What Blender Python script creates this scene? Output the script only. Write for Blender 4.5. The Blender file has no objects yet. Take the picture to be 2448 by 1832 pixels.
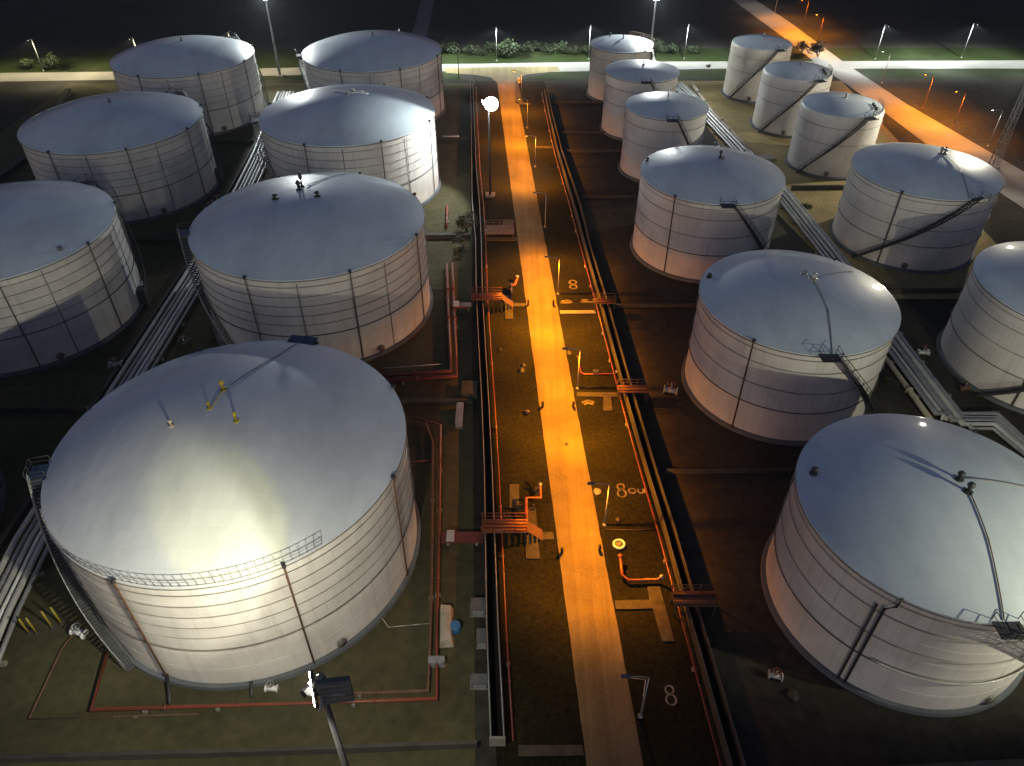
import bpy, math, random
from mathutils import Vector, Matrix
random.seed(7)
R_ = math.radians
scene = bpy.context.scene
COL = scene.collection

# ------------------------------------------------------------------ materials
def nodes_of(name):
    m = bpy.data.materials.new(name); m.use_nodes = True
    nt = m.node_tree; b = nt.nodes['Principled BSDF']
    return m, nt, b

def mat(name, col, rough=.6, var=.25, scale=.4, col2=None, bump=0., bscale=None, metal=0., coat=0.,
        stretch=(1, 1, 1), detail=6., spec=.5, contrast=(.3, .7), coords='Object', fine=0.):
    m, nt, b = nodes_of(name)
    N, L = nt.nodes, nt.links
    tc = N.new('ShaderNodeTexCoord'); mp = N.new('ShaderNodeMapping')
    mp.inputs['Scale'].default_value = stretch
    L.new(tc.outputs[coords], mp.inputs['Vector'])
    nz = N.new('ShaderNodeTexNoise'); nz.inputs['Scale'].default_value = scale; nz.inputs['Detail'].default_value = detail
    nz.inputs['Roughness'].default_value = .65
    L.new(mp.outputs['Vector'], nz.inputs['Vector'])
    rp = N.new('ShaderNodeValToRGB')
    c2 = col2 or tuple(c * (1 - var) for c in col)
    rp.color_ramp.elements[0].position = contrast[0]; rp.color_ramp.elements[1].position = contrast[1]
    rp.color_ramp.elements[0].color = (*c2, 1); rp.color_ramp.elements[1].color = (*col, 1)
    L.new(nz.outputs['Fac'], rp.inputs['Fac'])
    out = rp.outputs['Color']
    if fine:
        n2 = N.new('ShaderNodeTexNoise'); n2.inputs['Scale'].default_value = scale * 14; n2.inputs['Detail'].default_value = 4
        L.new(tc.outputs[coords], n2.inputs['Vector'])
        mr = N.new('ShaderNodeMapRange'); mr.inputs[1].default_value = .3; mr.inputs[2].default_value = .7
        mr.inputs[3].default_value = 1 - fine; mr.inputs[4].default_value = 1 + fine
        L.new(n2.outputs['Fac'], mr.inputs[0])
        mx = N.new('ShaderNodeVectorMath'); mx.operation = 'SCALE'
        L.new(out, mx.inputs[0]); L.new(mr.outputs[0], mx.inputs['Scale'])
        out = mx.outputs['Vector']
    L.new(out, b.inputs['Base Color'])
    b.inputs['Roughness'].default_value = rough; b.inputs['Metallic'].default_value = metal
    b.inputs['Coat Weight'].default_value = coat; b.inputs['Coat Roughness'].default_value = .12
    b.inputs['Specular IOR Level'].default_value = spec
    if bump:
        n3 = N.new('ShaderNodeTexNoise'); n3.inputs['Scale'].default_value = bscale or scale * 6; n3.inputs['Detail'].default_value = 4
        L.new(mp.outputs['Vector'], n3.inputs['Vector'])
        bp = N.new('ShaderNodeBump'); bp.inputs['Strength'].default_value = bump; bp.inputs['Distance'].default_value = .1
        L.new(n3.outputs['Fac'], bp.inputs['Height']); L.new(bp.outputs['Normal'], b.inputs['Normal'])
    return m

def emit(name, col, s):
    m, nt, b = nodes_of(name)
    b.inputs['Base Color'].default_value = (*[min(1, c) for c in col], 1)
    b.inputs['Emission Color'].default_value = (*col, 1); b.inputs['Emission Strength'].default_value = s
    return m

def shell_material(name, base, dirt, rust):
    """white painted steel: vertical rain streaks, course-by-course tone, rust below the rim"""
    m, nt, b = nodes_of(name); N, L = nt.nodes, nt.links
    tc = N.new('ShaderNodeTexCoord'); sx = N.new('ShaderNodeSeparateXYZ'); L.new(tc.outputs['Object'], sx.inputs[0])
    at = N.new('ShaderNodeMath'); at.operation = 'ARCTAN2'; L.new(sx.outputs['Y'], at.inputs[0]); L.new(sx.outputs['X'], at.inputs[1])
    cm = N.new('ShaderNodeCombineXYZ')
    oi = N.new('ShaderNodeObjectInfo'); of = N.new('ShaderNodeMath'); of.operation = 'MULTIPLY'; of.inputs[1].default_value = 90; L.new(oi.outputs['Random'], of.inputs[0])
    k = N.new('ShaderNodeMath'); k.operation = 'MULTIPLY'; k.inputs[1].default_value = 16; L.new(at.outputs[0], k.inputs[0])
    L.new(k.outputs[0], cm.inputs['X']); L.new(sx.outputs['Z'], cm.inputs['Z']); L.new(of.outputs[0], cm.inputs['Y'])
    mp = N.new('ShaderNodeMapping'); mp.inputs['Scale'].default_value = (1, 1, .07); L.new(cm.outputs[0], mp.inputs['Vector'])
    nz = N.new('ShaderNodeTexNoise'); nz.inputs['Scale'].default_value = 1.6; nz.inputs['Detail'].default_value = 8; L.new(mp.outputs[0], nz.inputs['Vector'])
    r1 = N.new('ShaderNodeMapRange'); r1.inputs[1].default_value = .5; r1.inputs[2].default_value = .78; r1.inputs[3].default_value = 0; r1.inputs[4].default_value = .6
    L.new(nz.outputs['Fac'], r1.inputs[0])
    n2 = N.new('ShaderNodeTexNoise'); n2.noise_dimensions = '4D'; L.new(of.outputs[0], n2.inputs['W']); n2.inputs['Scale'].default_value = .22; n2.inputs['Detail'].default_value = 6; L.new(tc.outputs['Object'], n2.inputs['Vector'])
    r2 = N.new('ShaderNodeMapRange'); r2.inputs[1].default_value = .35; r2.inputs[2].default_value = .7; r2.inputs[3].default_value = 0; r2.inputs[4].default_value = .55
    L.new(n2.outputs['Fac'], r2.inputs[0])
    a = N.new('ShaderNodeMix'); a.data_type = 'RGBA'; a.inputs[6].default_value = (*base, 1); a.inputs[7].default_value = (*dirt, 1); L.new(r2.outputs[0], a.inputs[0])
    c = N.new('ShaderNodeMix'); c.data_type = 'RGBA'; c.inputs[7].default_value = (*dirt, 1); L.new(a.outputs[2], c.inputs[6]); L.new(r1.outputs[0], c.inputs[0])
    # rust flecks
    n3 = N.new('ShaderNodeTexNoise'); n3.inputs['Scale'].default_value = 2.4; n3.inputs['Detail'].default_value = 10; L.new(mp.outputs[0], n3.inputs['Vector'])
    r3 = N.new('ShaderNodeMapRange'); r3.inputs[1].default_value = .66; r3.inputs[2].default_value = .82; r3.inputs[3].default_value = 0; r3.inputs[4].default_value = .5
    L.new(n3.outputs['Fac'], r3.inputs[0])
    d = N.new('ShaderNodeMix'); d.data_type = 'RGBA'; d.inputs[7].default_value = (*rust, 1); L.new(c.outputs[2], d.inputs[6]); L.new(r3.outputs[0], d.inputs[0])
    # plate seams: vertical butt welds staggered per course
    br = N.new('ShaderNodeTexBrick'); br.inputs['Scale'].default_value = 1
    br.inputs['Mortar Size'].default_value = .035; br.inputs['Mortar Smooth'].default_value = .4
    br.inputs['Brick Width'].default_value = 6.3; br.inputs['Row Height'].default_value = 2.4
    br.inputs['Color1'].default_value = (1, 1, 1, 1); br.inputs['Color2'].default_value = (.93, .93, .93, 1); br.inputs['Mortar'].default_value = (.84, .83, .82, 1)
    cb = N.new('ShaderNodeCombineXYZ'); L.new(k.outputs[0], cb.inputs['X']); L.new(sx.outputs['Z'], cb.inputs['Y']); L.new(cb.outputs[0], br.inputs['Vector'])
    e = N.new('ShaderNodeMix'); e.data_type = 'RGBA'; e.blend_type = 'MULTIPLY'; e.inputs[0].default_value = 1
    L.new(d.outputs[2], e.inputs[6]); L.new(br.outputs['Color'], e.inputs[7])
    L.new(e.outputs[2], b.inputs['Base Color'])
    b.inputs['Roughness'].default_value = .5
    bp = N.new('ShaderNodeBump'); bp.inputs['Strength'].default_value = .12; bp.inputs['Distance'].default_value = .06
    n4 = N.new('ShaderNodeTexNoise'); n4.inputs['Scale'].default_value = .9; n4.inputs['Detail'].default_value = 5; L.new(tc.outputs['Object'], n4.inputs['Vector'])
    L.new(n4.outputs['Fac'], bp.inputs['Height']); L.new(bp.outputs['Normal'], b.inputs['Normal'])
    return m

def road_material(name, base):
    """asphalt: long wheel-worn bands, blotchy patches, cracks"""
    m, nt, b = nodes_of(name); N, L = nt.nodes, nt.links
    tc = N.new('ShaderNodeTexCoord'); mp = N.new('ShaderNodeMapping'); mp.inputs['Scale'].default_value = (1.1, .03, 1); mp.inputs['Rotation'].default_value = (0, 0, R_(-3.3))
    L.new(tc.outputs['Object'], mp.inputs['Vector'])
    def noise(sc, vec, d=6):
        n = N.new('ShaderNodeTexNoise'); n.inputs['Scale'].default_value = sc; n.inputs['Detail'].default_value = d; n.inputs['Roughness'].default_value = .65; L.new(vec, n.inputs['Vector']); return n.outputs['Fac']
    def ramp(f, a, b_, c, d):
        r = N.new('ShaderNodeMapRange'); L.new(f, r.inputs[0])
        for i, q in enumerate((a, b_, c, d)): r.inputs[i + 1].default_value = q
        return r.outputs[0]
    def mul(x, y):
        q = N.new('ShaderNodeMath'); q.operation = 'MULTIPLY'; L.new(x, q.inputs[0]); L.new(y, q.inputs[1]); return q.outputs[0]
    f = mul(ramp(noise(1.0, mp.outputs[0]), .35, .65, .8, 1.12), ramp(noise(.16, tc.outputs['Object']), .35, .65, .82, 1.15))
    f = mul(f, ramp(noise(5, tc.outputs['Object'], 3), .3, .7, .84, 1.14))
    vo = N.new('ShaderNodeTexVoronoi'); vo.feature = 'DISTANCE_TO_EDGE'; vo.inputs['Scale'].default_value = .32
    wv = N.new('ShaderNodeMixRGB'); wv.blend_type = 'ADD'; wv.inputs[0].default_value = .9
    nn = N.new('ShaderNodeTexNoise'); nn.inputs['Scale'].default_value = .9; nn.inputs['Detail'].default_value = 5; L.new(tc.outputs['Object'], nn.inputs['Vector'])
    L.new(tc.outputs['Object'], wv.inputs[1]); L.new(nn.outputs['Color'], wv.inputs[2]); L.new(wv.outputs[0], vo.inputs['Vector'])
    f = mul(f, ramp(vo.outputs['Distance'], 0, .02, .80, 1.0))
    sc = N.new('ShaderNodeVectorMath'); sc.operation = 'SCALE'; sc.inputs[0].default_value = base; L.new(f, sc.inputs['Scale'])
    L.new(sc.outputs[0], b.inputs['Base Color']); b.inputs['Roughness'].default_value = .85; b.inputs['Specular IOR Level'].default_value = .3
    return m

def roof_material(name, base, dirt, rough, bump):
    m, nt, b = nodes_of(name); N, L = nt.nodes, nt.links
    tc = N.new('ShaderNodeTexCoord'); mp = N.new('ShaderNodeMapping'); mp.inputs['Scale'].default_value = (1, .35, 1); mp.inputs['Rotation'].default_value = (0, 0, R_(25))
    L.new(tc.outputs['Object'], mp.inputs['Vector'])
    oi = N.new('ShaderNodeObjectInfo'); of = N.new('ShaderNodeMath'); of.operation = 'MULTIPLY'; of.inputs[1].default_value = 90; L.new(oi.outputs['Random'], of.inputs[0])
    nz = N.new('ShaderNodeTexNoise'); nz.noise_dimensions = '4D'; L.new(of.outputs[0], nz.inputs['W']); nz.inputs['Scale'].default_value = .16; nz.inputs['Detail'].default_value = 9; nz.inputs['Roughness'].default_value = .68; L.new(mp.outputs[0], nz.inputs['Vector'])
    rp = N.new('ShaderNodeValToRGB'); rp.color_ramp.elements[0].position = .35; rp.color_ramp.elements[1].position = .65
    rp.color_ramp.elements[0].color = (*dirt, 1); rp.color_ramp.elements[1].color = (*base, 1); L.new(nz.outputs['Fac'], rp.inputs['Fac'])
    br = N.new('ShaderNodeTexBrick'); br.inputs['Scale'].default_value = 1; br.inputs['Mortar Size'].default_value = .03; br.inputs['Mortar Smooth'].default_value = .5
    br.inputs['Brick Width'].default_value = 6; br.inputs['Row Height'].default_value = 1.8
    br.inputs['Color1'].default_value = (1, 1, 1, 1); br.inputs['Color2'].default_value = (.96, .96, .96, 1); br.inputs['Mortar'].default_value = (.88, .88, .88, 1)
    L.new(tc.outputs['Object'], br.inputs['Vector'])
    e = N.new('ShaderNodeMix'); e.data_type = 'RGBA'; e.blend_type = 'MULTIPLY'; e.inputs[0].default_value = 1
    L.new(rp.outputs['Color'], e.inputs[6]); L.new(br.outputs['Color'], e.inputs[7]); L.new(e.outputs[2], b.inputs['Base Color'])
    n2 = N.new('ShaderNodeTexNoise'); n2.inputs['Scale'].default_value = .3; n2.inputs['Detail'].default_value = 4; L.new(tc.outputs['Object'], n2.inputs['Vector'])
    mr = N.new('ShaderNodeMapRange'); mr.inputs[3].default_value = rough - .06; mr.inputs[4].default_value = rough + .1; L.new(n2.outputs['Fac'], mr.inputs[0])
    L.new(mr.outputs[0], b.inputs['Roughness'])
    bp = N.new('ShaderNodeBump'); bp.inputs['Strength'].default_value = bump; bp.inputs['Distance'].default_value = .05
    b.inputs['Coat Weight'].default_value = .5; b.inputs['Coat Roughness'].default_value = .07
    n4 = N.new('ShaderNodeTexNoise'); n4.inputs['Scale'].default_value = .8; n4.inputs['Detail'].default_value = 5; L.new(mp.outputs[0], n4.inputs['Vector'])
    L.new(n4.outputs['Fac'], bp.inputs['Height']); L.new(bp.outputs['Normal'], b.inputs['Normal'])
    return m

M = {}
M['shell'] = shell_material('white_tank_paint', (.73, .70, .665), (.47, .44, .40), (.30, .17, .09))
M['shell_old'] = shell_material('weathered_tank_paint', (.70, .66, .58), (.42, .37, .31), (.26, .13, .06))
M['roof'] = roof_material('grey_white_roof_paint', (.64, .71, .75), (.48, .54, .575), .42, .25)
M['roof_rough'] = roof_material('matt_grey_roof_paint', (.65, .68, .71), (.50, .53, .56), .5, .7)
M['oldconcrete'] = mat('grimy_concrete', (.058, .054, .048), .85, .45, .7, bump=.3, fine=.25)
M['concrete'] = mat('concrete', (.26, .24, .205), .85, .35, .7, bump=.3, fine=.2)
M['bundstone'] = mat('shade_dark_concrete', (.055, .05, .042), .9, .5, .7, bump=.3, fine=.3)  # concrete darkened to stand for the shadowed sides of the bund walls
M['base'] = mat('foundation_concrete', (.13, .145, .16), .8, .3, .6, bump=.2, fine=.15)
M['steel'] = mat('galvanised_steel', (.34, .35, .36), .45, .35, 1.5, metal=.3)
M['pale_pipe'] = mat('pale_painted_pipe', (.50, .50, .47), .4, .35, .5, coat=.2, fine=.15)
M['dark'] = mat('dark_steel', (.045, .045, .05), .55, .4, 1.2)
M['seam'] = mat('dark_pipe_paint', (.19, .165, .15), .5, .5, 1.0)
M['ringgrey'] = mat('grey_spray_ring', (.32, .30, .275), .5, .4, 1.)
M['red'] = mat('red_fire_pipe', (.17, .038, .026), .45, .35, .8, fine=.2)
M['orange'] = mat('orange_red_paint', (.21, .05, .024), .45, .3, .8)
M['yellow'] = mat('yellow_paint', (.36, .29, .035), .5, .4, 1.)
M['white'] = mat('white_paint', (.78, .78, .76), .45, .15, 1.)
M['tarp'] = mat('off_white_tarp', (.40, .35, .27), .7, .3, .8, bump=.5, bscale=2)
M['blue'] = mat('blue_plastic', (.05, .16, .35), .4, .2, 1.)
M['bluedark'] = mat('dark_blue_paint', (.03, .06, .12), .5, .3, 1.)
M['rust'] = mat('rusty_steel', (.17, .085, .05), .8, .5, 1.2, fine=.2)
M['channel_shade'] = mat('shade_black_channel_floor', (.012, .011, .010), .9, .4, .8, spec=.1)  # channel floor coloured near black to hold the shade between the walls
M['asphalt'] = road_material('worn_asphalt', (.165, .13, .062))
M['perim'] = mat('pale_road', (.22, .215, .20), .85, .2, .2, fine=.12)
M['patch'] = road_material('newer_asphalt', (.19, .15, .075))
M['ground'] = mat('dark_ground', (.040, .038, .032), .95, .45, .05, fine=.3, spec=.15)
M['soil'] = mat('compound_floor', (.092, .083, .042), .95, .55, .06, bump=.25, bscale=1.5, fine=.20, spec=.2, detail=10)
M['darksoil'] = mat('dark_compound_floor', (.048, .043, .032), .95, .6, .06, bump=.25, bscale=1.5, fine=.25, spec=.2, detail=10)
M['sand'] = mat('sandy_floor', (.34, .265, .12), .95, .42, .16, bump=.4, bscale=1.2, fine=.3, spec=.2)
M['verge'] = mat('short_verge_grass', (.0155, .016, .0055), .95, .62, .14, bump=.8, bscale=3, fine=.55, spec=.15, detail=10)
M['lawn'] = mat('green_verge_grass', (.020, .032, .006), .95, .5, .15, bump=.6, bscale=2, fine=.4, spec=.15)
M['leaf'] = mat('shrub_leaf', (.022, .038, .009), .7, .55, .8, fine=.3)
M['leafdark'] = mat('dark_weed_leaf', (.045, .055, .025), .8, .5, .8, fine=.3)
M['bark'] = mat('bark', (.10, .075, .05), .9, .4, 2.)
M['mark'] = mat('worn_yellow_paint', (.20, .165, .075), .8, .8, 1.2, contrast=(.38, .62), fine=.4)
M['markw'] = mat('worn_white_paint', (.40, .385, .33), .8, .8, 1.2, contrast=(.38, .62), fine=.4)
M['padstone'] = mat('stained_pad_concrete', (.075, .068, .05), .9, .6, .9, bump=.3, fine=.35)
M['rubber'] = mat('dark_rubber', (.025, .022, .02), .7, .3, 2.)
M['grating'] = mat('grey_sheet_steel', (.11, .115, .12), .6, .4, .9, fine=.2)
SOD = (1.0, .305, .003)
COOL = (.93, 1.0, .98)
WARM = (1.0, .93, .72)
M['sodium'] = emit('sodium_lens', SOD, 60)
M['floodlens'] = emit('flood_lens', (1, 1, .97), 90)
M['warmlens'] = emit('warm_flood_lens', (1, .96, .78), 60)
M['roadlens'] = emit('white_road_lens', (.9, 1, .86), 40)

# ------------------------------------------------------------------ mesh builder
class MB:
    def __init__(s): s.v = []; s.f = []; s.smooth = []
    def add(s, vs, fs, smooth=False):
        o = len(s.v); s.v += [tuple(v) for v in vs]; s.f += [tuple(i + o for i in f) for f in fs]; s.smooth += [smooth] * len(fs); return s
    def box(s, c, size, rz=0., tilt=None):
        x, y, z = [a / 2 for a in size]; mx = Matrix.Rotation(rz, 3, 'Z')
        if tilt is not None: mx = mx @ tilt
        vs = [Vector(c) + mx @ Vector((a * x, b * y, d * z)) for d in (-1, 1) for a, b in ((-1, -1), (1, -1), (1, 1), (-1, 1))]
        return s.add(vs, [(3, 2, 1, 0), (4, 5, 6, 7), (0, 1, 5, 4), (1, 2, 6, 5), (2, 3, 7, 6), (3, 0, 4, 7)])
    def wall(s, a, b, w, z0, z1):
        a, b = Vector(a[:2]), Vector(b[:2]); d = (b - a)
        return s.box(((a.x + b.x) / 2, (a.y + b.y) / 2, (z0 + z1) / 2), (d.length, w, z1 - z0), math.atan2(d.y, d.x))
    def tube(s, pts, r, n=8, closed=False, cap=True):
        P = [Vector(p) for p in pts]; m = len(P); rings = []
        up = None
        for i in range(m):
            if closed: t = (P[(i + 1) % m] - P[i - 1])
            else: t = (P[min(i + 1, m - 1)] - P[max(i - 1, 0)])
            t.normalize()
            ref = Vector((0, 0, 1)) if abs(t.z) < .95 else Vector((1, 0, 0))
            if up is None or abs(up.dot(t)) > .95: up = ref
            a = t.cross(ref).normalized(); b = a.cross(t).normalized()
            k = 1.
            if 0 < i < m - 1 or closed:
                d1 = (P[i] - P[i - 1]).normalized(); c = max(.5, math.sqrt(max(0, (1 + d1.dot((P[(i + 1) % m] - P[i]).normalized())) / 2))); k = 1 / c if c < .999 else 1
            rr = r[i] if isinstance(r, (list, tuple)) else r
            rings.append([P[i] + (a * math.cos(q) * k + b * math.sin(q)) * rr for q in [2 * math.pi * j / n for j in range(n)]])
        vs = [v for ring in rings for v in ring]; fs = []
        for i in range(m if closed else m - 1):
            i2 = (i + 1) % m
            for j in range(n): fs.append((i * n + j, i * n + (j + 1) % n, i2 * n + (j + 1) % n, i2 * n + j))
        if cap and not closed:
            fs += [tuple(range(n - 1, -1, -1)), tuple((m - 1) * n + j for j in range(n))]
        return s.add(vs, fs, True)
    def lathe(s, prof, c=(0, 0, 0), n=32, smooth=True, cap0=True, cap1=True):
        c = Vector(c); m = len(prof); vs = []; fs = []
        for r, z in prof:
            for j in range(n):
                q = 2 * math.pi * j / n; vs.append(c + Vector((max(r, 1e-4) * math.cos(q), max(r, 1e-4) * math.sin(q), z)))
        for i in range(m - 1):
            for j in range(n): fs.append((i * n + j, i * n + (j + 1) % n, (i + 1) * n + (j + 1) % n, (i + 1) * n + j))
        s.add(vs, fs, smooth)
        o = len(s.v) - len(vs)
        if cap0: s.f.append(tuple(o + j for j in range(n - 1, -1, -1))); s.smooth.append(False)
        if cap1: s.f.append(tuple(o + (m - 1) * n + j for j in range(n))); s.smooth.append(False)
        return s
    def build(s, name, material, parent=None, autosmooth=None):
        me = bpy.data.meshes.new(name); me.from_pydata(s.v, [], s.f); me.validate(); me.update()
        if len(me.polygons) == len(s.smooth): me.polygons.foreach_set('use_smooth', s.smooth)
        if autosmooth is not None: me.set_sharp_from_angle(angle=R_(autosmooth))
        me.materials.append(material)
        o = bpy.data.objects.new(name, me); COL.objects.link(o)
        if parent: o.parent = parent
        return o

def tag(o, label=None, cat=None, group=None, kind=None):
    if label: o['label'] = label
    if cat: o['category'] = cat
    if group: o['group'] = group
    if kind: o['kind'] = kind
    return o
def empty(name, loc, label, cat, group=None, rz=0.):
    o = bpy.data.objects.new(name, None); COL.objects.link(o); o.location = loc; o.rotation_euler = (0, 0, rz); o.empty_display_size = .5
    return tag(o, label, cat, group)
def sheet(name, pts, z, material):
    n = len(pts); mb = MB(); mb.add([(x, y, z) for x, y in pts], [tuple(range(n))])
    o = mb.build(name, material); o['kind'] = 'structure'
    if o.data.polygons[0].normal.z < 0: o.data.flip_normals()
    return o
def copy_tree(o, parent=None):
    c = o.copy(); COL.objects.link(c)
    if parent: c.parent = parent
    for ch in list(o.children): copy_tree(ch, c)
    return c
def pol(r, a, z=0): return (r * math.cos(R_(a)), r * math.sin(R_(a)), z)
def light(name, kind, parent, loc, target, power, col, size=100, blend=.3, radius=.3):
    d = bpy.data.lights.new(name, kind); d.energy = power; d.color = col
    if kind == 'SPOT': d.spot_size = R_(size); d.spot_blend = blend
    d.shadow_soft_size = radius
    o = bpy.data.objects.new(name, d); COL.objects.link(o); o.location = loc
    if target is not None: o.rotation_euler = (Vector(target) - Vector(loc)).to_track_quat('-Z', 'Y').to_euler()
    if parent: o.parent = parent
    return o

# ------------------------------------------------------------------ setting
sheet('ground', [(-1800, -400), (1800, -400), (1800, 3000), (-1800, 3000)], -.012, M['ground'])
sheet('compound_floor', [(-128, 5), (-2.2, 5), (-12.0, 222), (-128, 222)], -.004, M['soil'])
sheet('compound_floor', [(20.6, 5), (110, 5), (104, 152), (13.2, 152)], -.004, M['darksoil'])
sheet('compound_floor', [(13.2, 152), (52, 152), (47, 224), (8.8, 224)], -.0045, M['darksoil'])
sheet('sandy_floor', [(52, 152), (60, 108), (92, 108), (96, 224), (47, 224)], .0, M['sand'])
sheet('grass_verge', [(-.2, 5), (20.2, 5), (9.4, 224), (-10.6, 224)], .002, M['verge'])
sheet('grass_verge', [(-160, 224.5), (-14, 224.5), (-16, 233), (-160, 229)], .004, M['lawn'])
sheet('grass_verge', [(2, 224.5), (98, 226), (170, 226), (170, 236), (13, 233)], .004, M['lawn'])
sheet('grass_verge', [(-170, 231), (0, 238), (170, 242), (170, 258), (0, 256), (-170, 250)], .0055, M['lawn'])
def lx(y): return 6.8 + (y - 30.4) * (-11.4 / 197.9)      # left edge of the service road
def rx(y): return 12.0 + (y - 30.4) * (-11.4 / 197.9)
rj = random.Random(3)
sheet('service_road', [(lx(0), 0), (rx(0), 0)] + [(rx(q * 1.5) + rj.gauss(0, .022), q * 1.5) for q in range(4, 147)] + [(rx(222), 222), (rx(226) + 1.2, 227), (rx(229) + 4, 230), (rx(231) + 14, 233.5), (14, 238), (-21, 236), (lx(231) - 15, 231.5), (lx(229) - 6, 229.5), (lx(226) - 1.6, 227), (lx(222), 222)] + [(lx(q * 1.5) + rj.gauss(0, .022), q * 1.5) for q in range(146, 3, -1)], .012, M['asphalt'])
sheet('road_patch', [(9.6, 0), (rx(0) - .1, 0), (rx(51) - .1, 51), (8.95, 50.5), (8.75, 46.2), (9.1, 39.4), (9.4, 30)], .017, M['patch'])
sheet('perimeter_road', [(-420, 207), (-153, 223.2), (-117, 225), (-21, 233), (13, 232.6), (63, 235.6), (155, 235.6), (420, 236), (420, 246), (160, 244), (111, 243.2), (28, 242.5), (-22, 240), (-120, 232.6), (-153, 231.4), (-420, 217)], .007, M['perim'])
sheet('diagonal_road', [(80, 400), (88, 400), (96, 323), (99.6, 292), (103, 240), (107, 205), (115.5, 160), (126, 100), (150, 0), (138, 0), (116, 90), (105.8, 142), (100.3, 177), (96.9, 218), (94.5, 235), (92, 270), (87, 323)], .016, M['perim'])
sheet('distant_track', [(-34, 266), (-29, 266), (-33, 420), (-39, 420)], -.004, mat('pale_track', (.10, .10, .10), .9, .2, .1))

# ------------------------------------------------------------------ storage tanks
def stair_mesh(R, h, a0, a1, w=.95):
    """treads winding round the shell from a0 (top) to a1 (bottom)"""
    n = int(h / .26); t = MB(); rail = MB()
    pi, po = [], []
    for i in range(n + 1):
        f = i / n; a = a0 + (a1 - a0) * f; z = h * (1 - f) + .12
        c = pol(R + .22 + w / 2, a, z); t.box(c, (w, .34, .05), R_(a))
        pi.append(pol(R + .2, a, z - .05)); po.append(pol(R + .24 + w, a, z - .05))
    for line in (pi, po):
        vs = []; fs = []
        for p in line: vs += [(p[0], p[1], p[2] - .2), (p[0], p[1], p[2] + .16)]
        for i in range(len(line) - 1): fs.append((2 * i, 2 * i + 2, 2 * i + 3, 2 * i + 1))
        q = MB(); k = len(vs)
        ov = [(x * 1.004, y * 1.004, z) for x, y, z in vs]
        t.add(vs + ov, fs + [tuple(k + i for i in reversed(f)) for f in fs] + [(2 * i + 1, 2 * i + 3, k + 2 * i + 3, k + 2 * i + 1) for i in range(len(line) - 1)])
    rail.tube([(x, y, z + 1.1) for x, y, z in po], .05, 5); rail.tube([(x, y, z + .6) for x, y, z in po], .035, 5)
    for i in range(0, n + 1, 5):
        x, y, z = po[i]; rail.tube([(x, y, z), (x, y, z + 1.1)], .04, 5)
    return t, rail

def rail_arc(R, z, a0, a1, n, hgt=1.1, r=.04):
    mb = MB(); A = [a0 + (a1 - a0) * i / n for i in range(n + 1)]
    for k in (hgt, hgt * .55): mb.tube([pol(R, a, z + k) for a in A], r, 5)
    mb.tube([pol(R, a, z + .12) for a in A], r, 5)
    for a in A: mb.tube([pol(R, a, z), pol(R, a, z + hgt)], r, 5)
    return mb

TANKS = {
 'A1': (-82.49, 196.92, 17.00, 14.65), 'A2': (-81.64, 152.03, 17.29, 14.71), 'A3': (-79.94, 103.82, 17.38, 15.53), 'A0': (-79.2, 55.2, 17.4, 15.6),
 'B1': (-35.61, 200.76, 17.47, 14.80), 'B2': (-33.61, 153.08, 17.65, 15.87), 'B3': (-31.65, 106.02, 17.77, 15.81), 'B4': (-28.89, 55.72, 17.69, 16.30),
 'C1': (29.62, 212.54, 8.37, 13.33), 'C2': (31.33, 186.50, 8.71, 14.17), 'C3': (33.29, 161.94, 8.69, 14.34),
 'C4': (35.34, 125.58, 12.42, 14.97), 'C5': (38.58, 85.29, 12.87, 14.93), 'C6': (41.25, 48.44, 13.07, 15.01),
 'D1': (67.17, 212.90, 8.02, 13.60), 'D2': (69.59, 188.61, 8.25, 13.55), 'D3': (72.34, 164.80, 8.76, 13.55),
 'D4': (74.89, 128.98, 12.50, 14.18), 'D5': (79.12, 89.52, 12.83, 14.05)}
LAB = {
 'A1': 'large white tank farthest back in the leftmost row, near the perimeter road',
 'A2': 'large white tank, second from the back of the leftmost row, slanting shadows on its wall',
 'A3': 'large white tank cut by the left picture edge, third from the back in its row',
 'A0': 'white tank almost wholly outside the left picture edge, only a sliver of wall showing',
 'B1': 'large white tank at the back of the inner left row, orange light on its side',
 'B2': 'large white tank with brightly floodlit wall, beside the mast with the round white lamp',
 'B3': 'large white tank directly behind the nearest left tank, lower wall glowing orange',
 'B4': 'nearest left tank, bright yellowish beam across its roof and a rim guardrail',
 'C1': 'small stained tank at the back of the inner right row, roof bright on its right',
 'C2': 'small white tank second from the back of the inner right row, beside the road',
 'C3': 'small white tank with a thin post on its roof, behind the first wider right tank',
 'C4': 'mid-size white tank with pinkish wall and dark stair, third from the front beside the road',
 'C5': 'mid-size white tank with two bright lamp reflections and a straight pipe on its roof',
 'C6': 'nearest right tank, cut by the right picture edge, double pipe down its wall',
 'D1': 'small shouldered tank farthest back in the rightmost row, at the orange diagonal road',
 'D2': 'small white tank between two other small ones in the rightmost row',
 'D3': 'small white tank with sunlike warm light on its right wall and long diagonal stair',
 'D4': 'mid-size white tank in front of the lit lattice mast, one round reflection on its roof',
 'D5': 'mid-size white tank cut by the right picture edge, above the bent pipe bundle'}
LAB['D3'] = 'small white tank with long diagonal stair, nearest of the three small rightmost ones'
GRP = {'A': 'large white storage tanks on the left', 'B': 'large white storage tanks on the left', 'C': 'storage tanks right of the road', 'D': 'storage tanks right of the road'}

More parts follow.
